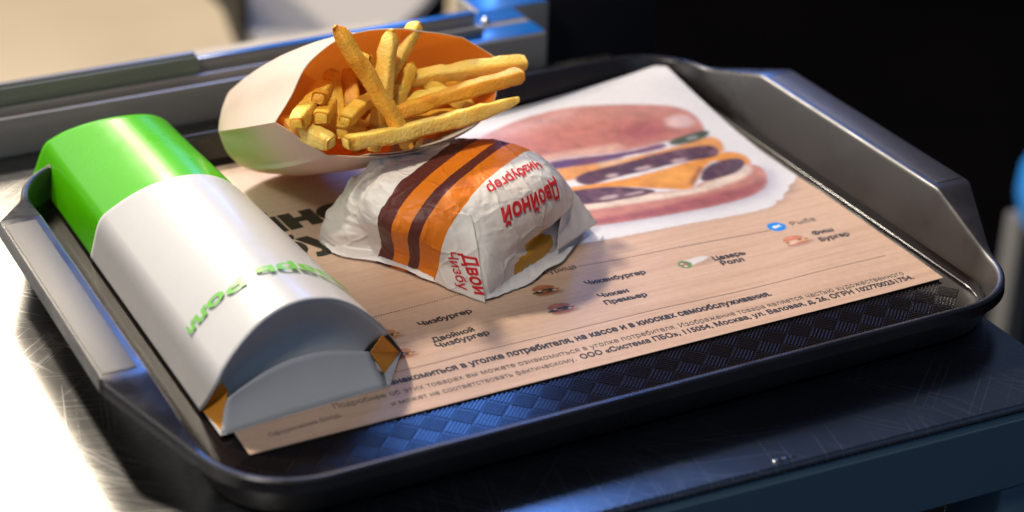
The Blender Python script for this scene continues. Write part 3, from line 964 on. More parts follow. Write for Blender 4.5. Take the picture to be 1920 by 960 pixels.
def y_far(x, z):
    u = (x - CX) / HW
    k_ = 0.3125 - 0.268
    return 0.268 + k_ * min(1.0, abs(u)) ** (2.0 if u < 0 else 1.7) - 0.004 * min(1, z / 0.02) * max(0, abs(u) - 0.7) / 0.3


def y_near(x, z):
    u = (x - CX) / HW
    yy = 0.0385 + 0.004 * u
    side = max(0.0, (abs(u) - 0.78) / 0.22)
    yy += (0.007 if u < 0 else 0.008) * side * max(0, 1 - z / 0.020)
    if u < 0: yy -= 0.007 * min(1, u * u) * min(1, z / SIDE_L)
    return yy


def y_slv(x, z):
    u = (x - CX) / HW
    return 0.1830 + 0.022 * u * u


def shell(name, ya, yb, mt, grow, nt=110, nl=40, solid=0.0005, dent=0.0, t0=0.0, t1=1.0):
    vs = []
    for j in range(nl):
        for i in range(nt):
            t = t0 + (t1 - t0) * i / (nt - 1)
            x, z = section(t, grow)
            a, b = ya(x, z), yb(x, z)
            if True:    # the board bends softly round the fold
                q_ = [section(min(1, max(0, t + d_)), grow) for d_ in (-.05, -.025, 0, .025, .05)] if 0.05 < t < 0.95 else [(x, z)]
                x = sum(p_[0] for p_ in q_) / len(q_); z = sum(p_[1] for p_ in q_) / len(q_)
                a, b = ya(x, z), yb(x, z)
            y = a + (b - a) * j / (nl - 1)
            bulge = 0.0010 * math.sin(math.pi * j / (nl - 1))
            nz = noise.noise(Vector((x * 22, y * 14, 3.3 + grow * 900))) * dent
            vs.append((taper(x, y), y, max(ZB, z + nz * min(1, z / 0.02))))
    o = mesh_obj(name, vs, grid_faces(nt, nl), mt, rc, smooth=True, auto=(120 if grow else 24), solid=solid, offset=0)
    return o


shell('green_half', lambda x, z: y_slv(x, z) - 0.02, y_far, M_GREENB, 0.0, dent=0.0011)
shell('white_sleeve', y_near, y_slv, M_WHITEB, 0.0007, nl=60, dent=0.0008)
# bottom panel and end flaps
bp_ = [(-0.0065, 0.0185), (0.0776, 0.0245), (0.0962, 0.050), (0.0800, 0.305), (-0.0065, 0.305)]
mesh_obj('bottom_panel', [(x, y, ZB) for x, y in bp_], [(0, 1, 2, 3, 4)], M_WHITEB, rc, smooth=False, solid=0.0005, offset=1)
# lower end flap leaning inward, its upper edge a low arc
nf = 24
lf = []
for j in range(9):
    v = j / 8
    for i in range(nf):
        u = i / (nf - 1)
        xb = -0.0062 + 0.0838 * u; yb = 0.0187 + 0.006 * u
        xt = 0.0010 + 0.0715 * u; zt = 0.0085 + 0.0120 * math.sin(math.pi * (0.10 + 0.72 * u)); yt = 0.0280 + 0.006 * u + 0.004 * math.sin(math.pi * u)
        bow = 0.0016 * math.sin(math.pi * v)
        lf.append((xb + (xt - xb) * v, yb + (yt - yb) * v + bow, ZB + 0.0003 + (zt) * v))
M_FLAP = board('white_board_inside', (0.58, 0.59, 0.60), 0.55)
mesh_obj('lower_flap', lf, grid_faces(nf, 9), M_FLAP, rc, smooth=True, solid=0.0005)
# upper end flap: concave, from the sleeve's edge down behind the lower flap
uf = []
for j in range(12):
    v = j / 11
    for i in range(44):
        t = 0.15 + 0.70 * i / 43
        x, z = section(t, 0.0004)
        y = y_near(x, z) + 0.0004
        u = (x - CX) / HW
        xe = CX - 0.006 + u * 0.040; ze = 0.0030 + 0.009 * (1 - u * u); ye = 0.0375 + 0.004 * u
        bow = math.sin(math.pi * v)
        uf.append((x + (xe - x) * v, y + (ye - y) * v + 0.009 * bow * (1 - 0.6 * abs(u)), z + (ze - z) * v ** 0.9))
mesh_obj('upper_flap', uf, grid_faces(44, 12), M_FLAP, rc, smooth=True, solid=0.0005)
# orange inner side pieces
sl_ = [(-0.0066, 0.0425, ZB + .0002), (0.0002, 0.0330, 0.0185), (0.0026, 0.0318, 0.0150), (-0.0045, 0.0215, 0.0010)]
mesh_obj('side_flap', sl_, [(0, 1, 2, 3)], M_KRAFT, rc, smooth=False, solid=0.0004)
sl_ = [(0.0952, 0.0500, 0.0012), (0.0832, 0.0425, 0.0175), (0.0755, 0.0390, 0.0120), (0.0800, 0.0335, 0.0025)]
mesh_obj('side_flap', sl_, [(0, 1, 2, 3)], M_KRAFT, rc, smooth=False, solid=0.0004)
sl_ = [(0.0957, 0.0500, 0.0012), (0.0800, 0.0332, 0.0026), (0.0790, 0.0250, 0.0006), (0.0960, 0.0500, 0.0006)]
mesh_obj('bottom_edge', sl_, [(0, 1, 2, 3)], M_WHITEB, rc, smooth=False, solid=0.0004)
# green lettering across the sleeve, read from the far side
vs, fs = text_mesh('Цезарь Ролл', 0.035)
w0, w1 = vs[:, 0].min(), vs[:, 0].max()
pts = []
for a, b in vs:
    t = 0.795 - 0.60 * (a - w0) / (w1 - w0)
    x, z = section(t, 0.0013)
    pts.append((taper(x, 0.07), 0.0735 - b / 0.727 * 0.0078, z + 0.0006))
mesh_obj('green_lettering', pts, fs, M_INKGREEN, rc, smooth=False)

# ------------------------------------------------------------------ wrapped burger
wb = tag(empty('wrapped_burger', (0.176, 0.138, 0.0)), 'burger in crumpled white paper with brown and orange stripes and red lettering', 'burger')
BC = Vector((0.1765, 0.1365))
FOOT = [(-0.073, 0.038), (-0.070, 0.014), (-0.053, 0.000), (-0.039, -0.026), (-0.022, -0.060), (0.006, -0.047), (0.031, -0.034), (0.062, -0.012), (0.064, 0.008), (0.050, 0.040), (0.030, 0.054), (0.0, 0.060), (-0.045, 0.052)]
BH = 0.0480


def ray_poly(phi):
    d = Vector((math.cos(phi), math.sin(phi)))
    best = 0.05
    for a, b in zip(FOOT, FOOT[1:] + FOOT[:1]):
        ex, ey = b[0] - a[0], b[1] - a[1]
        den = d.x * ey - d.y * ex
        if abs(den) < 1e-12: continue
        s = (a[0] * ey - a[1] * ex) / den
        q = (a[0] * d.y - a[1] * d.x) / den
        if s > 0 and -1e-6 <= q <= 1 + 1e-6: best = s
    return best


NP, NT_ = 420, 150
rad = np.array([ray_poly(2 * math.pi * i / NP) for i in range(NP)])
kk = np.exp(-0.5 * (np.arange(-9, 10) / 3.0) ** 2); kk /= kk.sum()
rad = np.convolve(np.concatenate([rad[-9:], rad, rad[:9]]), kk, 'valid')


def ridged(v, o=3):
    s, a = 0.0, 1.0
    for _ in range(o):
        s += a * (1 - abs(noise.noise(v)) * 2.2)
        v = v * 2.03 + Vector((5.1, 1.7, 9.2)); a *= 0.5
    return s


def _h(i, j, s_):
    return math.modf(abs(math.sin(i * 127.1 + j * 311.7 + s_ * 74.7) * 43758.5453))[0]


def facet(u, v, s_, per):
    # piecewise linear field on a warped triangle lattice: sharp creases, flat facets
    u += 0.42 * noise.noise(Vector((math.cos(u / per * 6.28318) * 2, math.sin(u / per * 6.28318) * 2, v * 0.7 + s_)))
    v += 0.42 * noise.noise(Vector((math.cos(u / per * 6.28318) * 2 + 9, math.sin(u / per * 6.28318) * 2, v * 0.7 + s_ + 4)))
    i, j = math.floor(u), math.floor(v)
    a, b = u - i, v - j
    g = lambda p_, q_: _h(p_ % per, q_, s_)
    if (i + j) % 2:
        if a + b < 1: return g(i, j) * (1 - a - b) + g(i + 1, j) * a + g(i, j + 1) * b
        return g(i + 1, j + 1) * (a + b - 1) + g(i, j + 1) * (1 - a) + g(i + 1, j) * (1 - b)
    if a > b: return g(i, j) * (1 - a) + g(i + 1, j) * (a - b) + g(i + 1, j + 1) * b
    return g(i, j) * (1 - b) + g(i, j + 1) * (b - a) + g(i + 1, j + 1) * a


BV, BS = [], []
for j in range(NT_):
    tt = j / (NT_ - 1)
    a = tt * math.pi / 2
    zz = math.sin(a) ** 0.92
    f0 = sm((zz - 0.12) / 0.70)
    for i in range(NP):
        phi = 2 * math.pi * i / NP
        lf_ = max(0.0, math.cos(phi - math.pi * 0.93)) ** 1.5
        dfc = math.atan2(math.sin(phi + R(110)), math.cos(phi + R(110)))
        f = f0 * (1 - 0.30 * math.exp(-(dfc / 0.20) ** 2) * (1 - zz))
        rho = max(0.0, math.cos(a)) ** (0.46 - 0.13 * lf_)
        rr_ = (rad[i] * (1 - f) + (0.0520 + 0.0190 * lf_ + 0.003 * max(0, math.cos(phi)) ** 2) * f) * rho
        x, y, z = BC.x + rr_ * math.cos(phi), BC.y + rr_ * math.sin(phi), 0.0012 + BH * zz
        # the left end is gathered paper and sags a little
        left = max(0.0, -math.cos(phi)) * rho
        z -= 0.002 * left ** 3 * zz
        # rest state decides where the print lies
        BS.append((0.57 * (x - 0) - 0.82 * (y - 0) - 0.26 * z))
        n0 = Vector((math.cos(phi) * (1 - zz * .7), math.sin(phi) * (1 - zz * .7), zz)).normalized()
        p = Vector((x * 26, y * 26, z * 24))
        fl_ = max(0.0, min(1.0, (-0.040 - BS[-1]) / 0.012))
        amp = (0.0007 + 0.0042 * fl_ + 0.0010 * max(0, math.cos(phi)) ** 2) * min(1.0, 0.35 + zz)
        env = min(1.0, 0.30 + 1.4 * zz) * min(1.0, (1 - tt) * 6 + 0.2)
        rgt = max(0.0, math.cos(phi - 0.2)) ** 2
        vv = tt * 4.6
        k1 = 0.0009 + 0.0070 * fl_
        k2 = 0.0006 + 0.0036 * fl_
        dsp = env * (k1 * (facet(phi / 6.28318 * 22, vv, 1.0, 22) - 0.5) + k2 * (facet(phi / 6.28318 * 46, vv * 2.1, 2.0, 46) - 0.5) + (0.0005 + 0.0009 * fl_) * (facet(phi / 6.28318 * 94, vv * 4.3, 3.0, 94) - 0.5))
        q = Vector((x, y, z)) + n0 * dsp
        # crease of the tucked front-right side
        dphi = math.atan2(math.sin(phi - R(-48)), math.cos(phi - R(-48)))
        q -= n0 * 0.0085 * math.exp(-(dphi / 0.50) ** 2) * math.exp(-((z - 0.0185) / 0.0035) ** 2)
        q.z = max(0.0008, q.z)
        BV.append(q)
BF = grid_faces(NP, NT_, True)
M_WRAP = mat('wrapper_paper', (0.74, 0.70, 0.66), 0.48, spec=0.4, sss=0.0)
k = NT(M_WRAP)
at = k.n('ShaderNodeAttribute', attribute_name='stripe')
wob = k.math('MULTIPLY', k.math('SUBTRACT', k.noise(k.coord(), 55, 3), 0.5), 0.0018)
sv = k.math('ADD', at.outputs['Fac'], wob)
sv = k.math('MULTIPLY', k.math('ADD', sv, 0.05), 20.0)    # 0..1 over -0.05..0


def s01(v): return (v + 0.05) * 20


WHITE_, BROWN_, ORANGE_ = (0.78, 0.74, 0.70), (0.105, 0.022, 0.018), (0.78, 0.205, 0.010)
stripes = k.ramp(sv, [(0.0, WHITE_), (s01(-0.0435), BROWN_), (s01(-0.0345), ORANGE_), (s01(-0.0247), BROWN_), (s01(-0.0187), ORANGE_), (s01(-0.0068), WHITE_)], 'CONSTANT')


def spot(c, r_):
    tc = k.n('ShaderNodeNewGeometry')
    vd = k.n('ShaderNodeVectorMath', operation='DISTANCE')
    vd.inputs[1].default_value = c
    k.l(tc.outputs['Position'], vd.inputs[0])
    nn = k.math('ADD', vd.outputs['Value'], k.math('MULTIPLY', k.math('SUBTRACT', k.noise(k.coord(), 130, 2), 0.5), 0.009))
    return k.math('LESS_THAN', nn, r_)


def glow(c, r0, r1):
    tc = k.n('ShaderNodeNewGeometry')
    vd = k.n('ShaderNodeVectorMath', operation='DISTANCE')
    vd.inputs[1].default_value = c
    k.l(tc.outputs['Position'], vd.inputs[0])
    nn = k.math('ADD', vd.outputs['Value'], k.math('MULTIPLY', k.math('SUBTRACT', k.noise(k.coord(), 70, 3), 0.5), 0.018))
    mr = k.n('ShaderNodeMapRange'); mr.inputs[1].default_value = r0; mr.inputs[2].default_value = r1
    mr.inputs[3].default_value = 1; mr.inputs[4].default_value = 0
    k.l(nn, mr.inputs[0])
    return mr.outputs[0]


# the bun and the filling show through the thin paper on the right
white_m = k.math('MULTIPLY', k.math('GREATER_THAN', sv, s01(-0.0068)), glow((0.188, 0.098, 0.026), 0.012, 0.034))
stripes = k.mix(k.math('MULTIPLY', white_m, 0.75), stripes, (0.56, 0.46, 0.40))
colr = k.mix(spot((0.1950, 0.0985, 0.0125), 0.0115), stripes, (0.62, 0.30, 0.015))
colr = k.mix(spot((0.1810, 0.0935, 0.0080), 0.0080), colr, (0.62, 0.30, 0.015))
colr = k.mix(spot((0.1165, 0.1372, 0.0085), 0.0045), colr, (0.70, 0.38, 0.02))
mott = k.ramp(k.noise(k.coord(), 40, 4), [(0.3, (0.93, 0.92, 0.92)), (0.7, (1.02, 1.02, 1.02))])
k.set('Base Color', k.mix(1.0, colr, mott, 'MULTIPLY'))
vo = k.n('ShaderNodeTexVoronoi', feature='DISTANCE_TO_EDGE')
vo.inputs['Scale'].default_value = 62
wv = k.n('ShaderNodeTexNoise'); wv.inputs['Scale'].default_value = 45; wv.inputs['Detail'].default_value = 2
k.l(k.coord(), wv.inputs['Vector'])
ws_ = k.n('ShaderNodeVectorMath', operation='SCALE'); ws_.inputs[3].default_value = 0.014
k.l(wv.outputs['Color'], ws_.inputs[0])
wa = k.n('ShaderNodeVectorMath', operation='ADD'); k.l(k.coord(), wa.inputs[0]); k.l(ws_.outputs[0], wa.inputs[1])
k.l(wa.outputs[0], vo.inputs['Vector'])
cr = k.ramp(vo.outputs['Distance'], [(0.0, (1, 1, 1)), (0.10, (0.15, 0.15, 0.15)), (0.30, (0, 0, 0))])
bn = k.bump(k.noise(k.coord(), 160, 4, 0.6, 0.6), 0.22, 0.0016)
k.bump(cr, 0.30, 0.0016, bn)
me = bpy.data.meshes.new('wrapper')
me.from_pydata([tuple(v) for v in BV], [], BF)
me.update(); me.shade_smooth()
atr = me.attributes.new('stripe', 'FLOAT', 'POINT')
atr.data.foreach_set('value', np.array(BS, np.float32))
me.materials.append(M_WRAP)
wo = bpy.data.objects.new('wrapper', me); link(wo, wb); wo.matrix_parent_inverse = Matrix.Translation(-Vector(wb.location))
bvh = BVHTree.FromPolygons([tuple(v) for v in BV], BF)

M_TISSUE = mat('translucent_wrap', (0.74, 0.71, 0.70), 0.45, spec=0.4)
M_TISSUE.node_tree.nodes['Principled BSDF'].inputs['Transmission Weight'].default_value = 0.0
k = NT(M_TISSUE)
k.set('Base Color', k.mix(k.noise(k.coord(), 50, 4), (0.66, 0.62, 0.61), (0.78, 0.75, 0.74)))
k.bump(k.noise(k.coord(), 150, 4), 0.25, 0.002)


def coons(name, c00, c10, c11, c01, nu, nv, amp, freq, mt, parent, bow=0.0, seed=0.0, solid=0.00018):
    a, b, c, d = Vector(c00), Vector(c10), Vector(c11), Vector(c01)
    nrm = (b - a).cross(d - a).normalized()
    vs = []
    for j in range(nv):
        v = j / (nv - 1)
        for i in range(nu):
            u = i / (nu - 1)
            p = a * (1 - u) * (1 - v) + b * u * (1 - v) + c * u * v + d * (1 - u) * v
            p = p + nrm * (amp * (ridged(p * freq + Vector((seed, seed, seed)), 2) - 0.9) + bow * math.sin(math.pi * u) * math.sin(math.pi * v))
            p.z = max(0.0009, p.z)
            vs.append(p)
    return mesh_obj(name, vs, grid_faces(nu, nv), mt, parent, smooth=True, solid=solid, offset=0)


# loose sheets at the foot of the parcel
def hem(a0, a1, ext, curl, seed, n_=70, nv=9):
    vs = []
    for j in range(nv):
        v = j / (nv - 1)
        for i in range(n_):
            f = i / (n_ - 1)
            phi = R(a0 + (a1 - a0) * f)
            r0 = rad[int(round((phi % (2 * math.pi)) / (2 * math.pi) * NP)) % NP]
            taper = math.sin(math.pi * min(1, max(0, f))) ** 0.45
            w_ = ext * taper * (1 + 0.30 * noise.noise(Vector((phi * 3.0, seed, 0))))
            r_ = r0 * 0.965 + w_ * v
            z = 0.0065 * (1 - v) ** 1.5 + 0.0012 + curl * v * v * (0.6 + 0.8 * noise.noise(Vector((phi * 2.2, seed, 5)))) + 0.0005 * noise.noise(Vector((phi * 12, v * 3, seed)))
            vs.append((BC.x + r_ * math.cos(phi), BC.y + r_ * math.sin(phi), max(0.0009, z)))
    return mesh_obj('paper_hem', vs, grid_faces(n_, nv), M_TISSUE, wb, smooth=True, solid=0.00018, offset=0)


hem(148, 236, 0.0042, 0.0035, 3)
hem(-116, -14, 0.0085, 0.0022, 8)
coons('paper_corner', (0.2210, 0.1330, 0.0400), (0.2180, 0.1150, 0.0330), (0.2080, 0.0995, 0.0070), (0.2440, 0.1215, 0.0050), 30, 34, 0.0016, 45, M_TISSUE, wb, bow=-0.002, seed=9)

fu, fv = 26, 44
fvs = []
for j in range(fv):
    v = j / (fv - 1)
    for i in range(fu):
        u = i / (fu - 1)
        p0 = Vector((0.1375, 0.1040, 0.0020)).lerp(Vector((0.1420, 0.1060, 0.0410)), v)
        p1 = Vector((0.1537, 0.0748, 0.0012)).lerp(Vector((0.1545, 0.0925, 0.0440)), v)
        p = p0.lerp(p1, u)
        hit, nn, _, _ = bvh.find_nearest(p)
        w_ = max(sm((v - 0.55) / 0.35), sm(1 - u * 2.6))
        q = p.lerp(hit + nn * 0.0007, w_)
        # never inside the parcel
        if (q - hit).dot(nn) < 0.0005: q = hit + nn * 0.0006
        q += nn * 0.0006 * noise.noise(q * 110)
        q.z = max(0.001, q.z)
        fvs.append(q)
fold = mesh_obj('fold_flap', fvs, grid_faces(fu, fv), M_WRAP, wb, smooth=True, solid=0.00018, offset=0)
fm = fold.data
atr = fm.attributes.new('stripe', 'FLOAT', 'POINT')
atr.data.foreach_set('value', np.array([0.57 * v.co.x - 0.82 * v.co.y - 0.26 * v.co.z for v in fm.vertices], np.float32))
fbvh = BVHTree.FromPolygons([tuple(v.co) for v in fm.vertices], [tuple(p.vertices) for p in fm.polygons])


def wrap_text(s, o, u, v, tree, lift=0.0004, bold=0.02, mt=None):
    # o = baseline start, u = vector along the whole text, v = vector to cap height
    vs, fs = text_mesh(s, bold)
    w0, w1 = vs[:, 0].min(), vs[:, 0].max()
    o, u, v = Vector(o), Vector(u), Vector(v)
    side = u.cross(v).normalized()
    pts = []
    for a, b in vs:
        p = o + u * ((a - w0) / (w1 - w0)) + v * (b / 0.727)
        hit, nn, _, _ = tree.ray_cast(p + side * 0.03, -side, 0.08)
        if hit is None: hit, nn, _, _ = tree.find_nearest(p)
        pts.append(hit + side * lift)
    return mesh_obj('red_lettering', pts, fs, M_INKRED, wb, smooth=False)


wrap_text('Двойной', (0.2105, 0.1195, 0.0370), (-0.0420, -0.0160, -0.0010), (-0.0010, -0.0046, -0.0075), bvh, lift=0.0008, bold=0.032)
wrap_text('Чизбургер', (0.2075, 0.1290, 0.0450), (-0.0395, -0.0165, -0.0010), (-0.0006, -0.0042, -0.0040), bvh, lift=0.0007, bold=0.022)
wrap_text('Двой', (0.1470, 0.0900, 0.0235), (0.0024, -0.0115, -0.0180), (0.0062, -0.0040, 0.0), fbvh, bold=0.03)
wrap_text('Чизбу', (0.1410, 0.0950, 0.0235), (0.0020, -0.0110, -0.0170), (0.0045, -0.0030, 0.0), fbvh, bold=0.012)

# ------------------------------------------------------------------ fries carton
fc = tag(empty('fries_carton', (0.12, 0.25, 0.0)), 'white fries carton with orange inside leaning on the wrapped burger', 'carton')
RIM = [(0.0749, 0.1517, 0.0831), (0.0873, 0.161, 0.0911), (0.1014, 0.1702, 0.1038), (0.122, 0.1775, 0.1105), (0.1462, 0.1821, 0.1098), (0.1747, 0.1879, 0.1016), (0.1983, 0.1928, 0.0923), (0.2183, 0.1928, 0.0776), (0.2172, 0.1878, 0.0659), (0.2090, 0.1780, 0.0560), (0.1950, 0.1700, 0.0506), (0.1720, 0.1610, 0.0490), (0.1475, 0.1535, 0.0508), (0.1235, 0.1485, 0.0560), (0.0994, 0.1456, 0.0627), (0.0862, 0.1489, 0.0737)]
BASE = [(0.0855, 0.2656, 0.0289), (0.0878, 0.2694, 0.0337), (0.0927, 0.2753, 0.04), (0.1018, 0.2821, 0.0459), (0.1236, 0.2894, 0.0466), (0.1446, 0.2935, 0.043), (0.1537, 0.2923, 0.037), (0.1568, 0.2884, 0.0297), (0.1565, 0.2839, 0.0232), (0.1522, 0.278, 0.0165), (0.1479, 0.2721, 0.0097), (0.1343, 0.2632, 0.0030), (0.1193, 0.258, 0.0024), (0.1055, 0.2551, 0.0042), (0.0933, 0.2555, 0.0104), (0.0873, 0.2592, 0.0187)]


def resample(loop, sharp, m_=8):
    # Catmull-Rom through the loop, sharp indices keep straight sides next to them
    n_ = len(loop); out = []
    P = [Vector(p) for p in loop]
    for i in range(n_):
        p0, p1, p2, p3 = P[i - 1], P[i], P[(i + 1) % n_], P[(i + 2) % n_]
        t1 = (p2 - p0) * 0.5; t2 = (p3 - p1) * 0.5
        if i in sharp: t1 = p2 - p1
        if (i + 1) % n_ in sharp: t2 = p2 - p1
        for q in range(m_):
            t = q / m_
            out.append(p1 * (2 * t ** 3 - 3 * t * t + 1) + t1 * (t ** 3 - 2 * t * t + t) + p2 * (-2 * t ** 3 + 3 * t * t) + t2 * (t ** 3 - t * t))
    return out


SH = {0, 6, 7, 14}
rl = resample(RIM, SH); bl_ = resample(BASE, {0, 7, 14})
nl = len(rl)
cen = sum(rl, Vector()) / nl
vs = []
NV = 26
axis = Vector((0.2507, -0.8024, 0.5416))
mid_c = [(a + b) / 2 for a, b in zip(rl, bl_)]
for j in range(NV):
    v = j / (NV - 1)
    c = sum((rl[i] * v + bl_[i] * (1 - v) for i in range(nl)), Vector()) / nl
    for i in range(nl):
        p = rl[i] * v + bl_[i] * (1 - v)
        out_ = (p - c); out_ -= axis * out_.dot(axis); out_.normalize()
        p = p + out_ * (0.0050 * math.sin(math.pi * v) * (0.35 if (i // 8) in (14, 15) else 1.0) + 0.0006 * noise.noise(p * 60))
        p.z = max(0.0016, p.z)
        vs.append(p)
FCf = grid_faces(nl, NV, True)
FCf.append(tuple(reversed(range(nl))))
o = mesh_obj('carton_outside', vs, FCf, M_CARTON_OUT, fc, smooth=True, auto=30)
# orange inner face, just inside, and the raw rim between them
vi = []
for j in range(NV):
    v = j / (NV - 1)
    row = vs[j * nl:(j + 1) * nl]
    c = sum(row, Vector()) / nl
    for p in row:
        q = (c - p); q -= axis * q.dot(axis); q.normalize()
        r_ = p + q * 0.0006 + (axis * 0.0012 if j == 0 else Vector())
        vi.append(r_)
mesh_obj('carton_inside', vi, [tuple(reversed(f)) for f in FCf[:-1]] + [tuple(range(nl))], M_CARTON_IN, fc, smooth=True, auto=30)
er = vs[-nl:] + vi[-nl:]
mesh_obj('carton_rim', er, [(i, (i + 1) % nl, nl + (i + 1) % nl, nl + i) for i in range(nl)], M_EDGE, fc, smooth=False)
# second board layer along the right part of the front lip
ly = []
for i in range(9 * 8, 13 * 8 + 1):
    p = rl[i]; b = bl_[i]
    dirb = (b - p).normalized()
    f = math.sin(math.pi * (i - 72) / 32.0)
    ly += [p + axis * (0.0035 * f) + Vector((0, 0, 0.0016)), p + dirb * 0.02 + Vector((0, 0, 0.0014))]
mesh_obj('lip_layer', ly, [(2 * i, 2 * i + 2, 2 * i + 3, 2 * i + 1) for i in range(len(ly) // 2 - 1)], M_CARTON_OUT, fc, smooth=True, solid=0.0004, offset=0)

# ------------------------------------------------------------------ fries
def fry_mat(name, pale, gold, brown, k_b):
    m = mat(name, gold, 0.42, spec=0.45, sss=0.45, sss_r=(1.0, 0.55, 0.16), sss_s=0.005)
    k = NT(m)
    at = k.n('ShaderNodeAttribute', attribute_name='edge')
    n1 = k.noise(k.coord(), 140, 4)
    n2 = k.noise(k.coord(), 700, 3)
    f = k.math('ADD', k.math('MULTIPLY', at.outputs['Fac'], 0.55), k.math('MULTIPLY', n1, 0.45))
    f = k.math('ADD', f, k.math('MULTIPLY', k.math('SUBTRACT', n2, 0.5), 0.18))
    k.set('Base Color', k.ramp(f, [(0.18, pale), (0.50, gold), (k_b, brown)]))
    k.set('Roughness', k.math('ADD', k.math('MULTIPLY', n2, 0.4), 0.26))
    vo = k.n('ShaderNodeTexVoronoi')
    vo.inputs['Scale'].default_value = 620
    k.l(k.coord(), vo.inputs['Vector'])
    hb = k.math('ADD', k.math('MULTIPLY', k.math('SUBTRACT', 1.0, vo.outputs['Distance']), 0.6), n2)
    k.bump(hb, 0.50, 0.0010)
    return m


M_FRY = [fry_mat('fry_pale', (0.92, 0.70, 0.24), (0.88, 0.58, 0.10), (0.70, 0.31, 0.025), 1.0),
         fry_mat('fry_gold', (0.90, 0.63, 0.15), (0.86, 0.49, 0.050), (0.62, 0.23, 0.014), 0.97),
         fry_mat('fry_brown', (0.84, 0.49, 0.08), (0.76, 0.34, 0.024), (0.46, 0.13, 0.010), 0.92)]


def fry(p, q, w, shade, seed, bend=0.0, tip=0.0, h=0.92, roll=None):
    p, q = Vector(p), Vector(q)
    ax = (q - p); L = ax.length; ax.normalize()
    up = Vector((0, 0, 1))
    s1 = ax.cross(up)
    if s1.length < 0.1: s1 = ax.cross(Vector((0, 1, 0)))
    s1.normalize(); s2 = s1.cross(ax).normalized()
    rr_ = random.Random(seed)
    ro = rr_.uniform(-0.5, 0.5) if roll is None else roll
    a1 = s1 * math.cos(ro) + s2 * math.sin(ro); a2 = -s1 * math.sin(ro) + s2 * math.cos(ro)
    bd = (a2 * rr_.uniform(0.4, 1) + a1 * rr_.uniform(-.6, .6)).normalized() * bend
    nsec, nr = 30, 20
    vs, ed, edge = [], [], []
    off = Vector((seed * 3.7, seed * 1.3, seed * 7.1))
    tw = rr_.uniform(-0.35, 0.35)
    for j in range(nsec):
        v = j / (nsec - 1)
        e = min(v, 1 - v) * L / (w * 0.5)
        shr = min(1.0, 0.74 + 0.26 * math.sqrt(min(1, e * 1.6)))
        if tip and v < tip: shr *= 0.45 + 0.55 * (v / tip) ** 0.8
        c = p + ax * (L * v) + bd * (4 * v * (1 - v))
        wob = noise.noise(Vector((v * L * 90, seed, 0))) * 0.07
        for i in range(nr):
            t = 2 * math.pi * (i + 0.5) / nr
            ct_, st_ = math.cos(t + 0), math.sin(t)
            pw = 0.36
            ux = math.copysign(abs(ct_) ** pw, ct_); uy = math.copysign(abs(st_) ** pw, st_)
            g = abs(ux * uy)
            tt_ = tw * (v - .5)
            x = ux * 0.5 * w * shr * (1 + wob); y = uy * 0.5 * w * h * shr * (1 - wob)
            x, y = x * math.cos(tt_) - y * math.sin(tt_), x * math.sin(tt_) + y * math.cos(tt_)
            pt = c + a1 * x + a2 * y
            nz = noise.noise(pt * 260 + off) * 0.0006 + noise.noise(pt * 90 + off) * 0.0009
            pt = pt + (a1 * ux + a2 * uy).normalized() * nz
            vs.append(pt)
            edge.append(min(1.0, 0.22 + 0.40 * g ** 3 + (0.45 if e < 0.35 else 0) + 0.9 * max(0, noise.noise(pt * 75 + off)) ** 1.3))
    fs = [tuple(reversed(f)) for f in grid_faces(nr, nsec, True)]
    for end, sgn in ((0, -1), (nsec - 1, 1)):
        base_ = vs[end * nr:(end + 1) * nr]
        c = sum(base_, Vector()) / nr
        prev = list(range(end * nr, (end + 1) * nr))
        for sc_, ou in ((0.72, 0.00045), (0.38, 0.0007)):
            st = len(vs)
            for b in base_:
                pt = c + (b - c) * sc_ + ax * sgn * ou
                pt += ax * sgn * noise.noise(pt * 350 + off) * 0.0005
                vs.append(pt); edge.append(0.35)
            cur = list(range(st, st + nr))
            for i in range(nr):
                f = (prev[i], prev[(i + 1) % nr], cur[(i + 1) % nr], cur[i])
                fs.append(f if sgn > 0 else tuple(reversed(f)))
            prev = cur
        fs.append(tuple(prev) if sgn > 0 else tuple(reversed(prev)))
    loc = (p + q) / 2
    o = mesh_obj('french_fry', [v - loc for v in vs], fs, M_FRY[shade], None, smooth=True)
    o.location = loc
    atr = o.data.attributes.new('edge', 'FLOAT', 'POINT')
    atr.data.foreach_set('value', np.array(edge, np.float32))
    return o


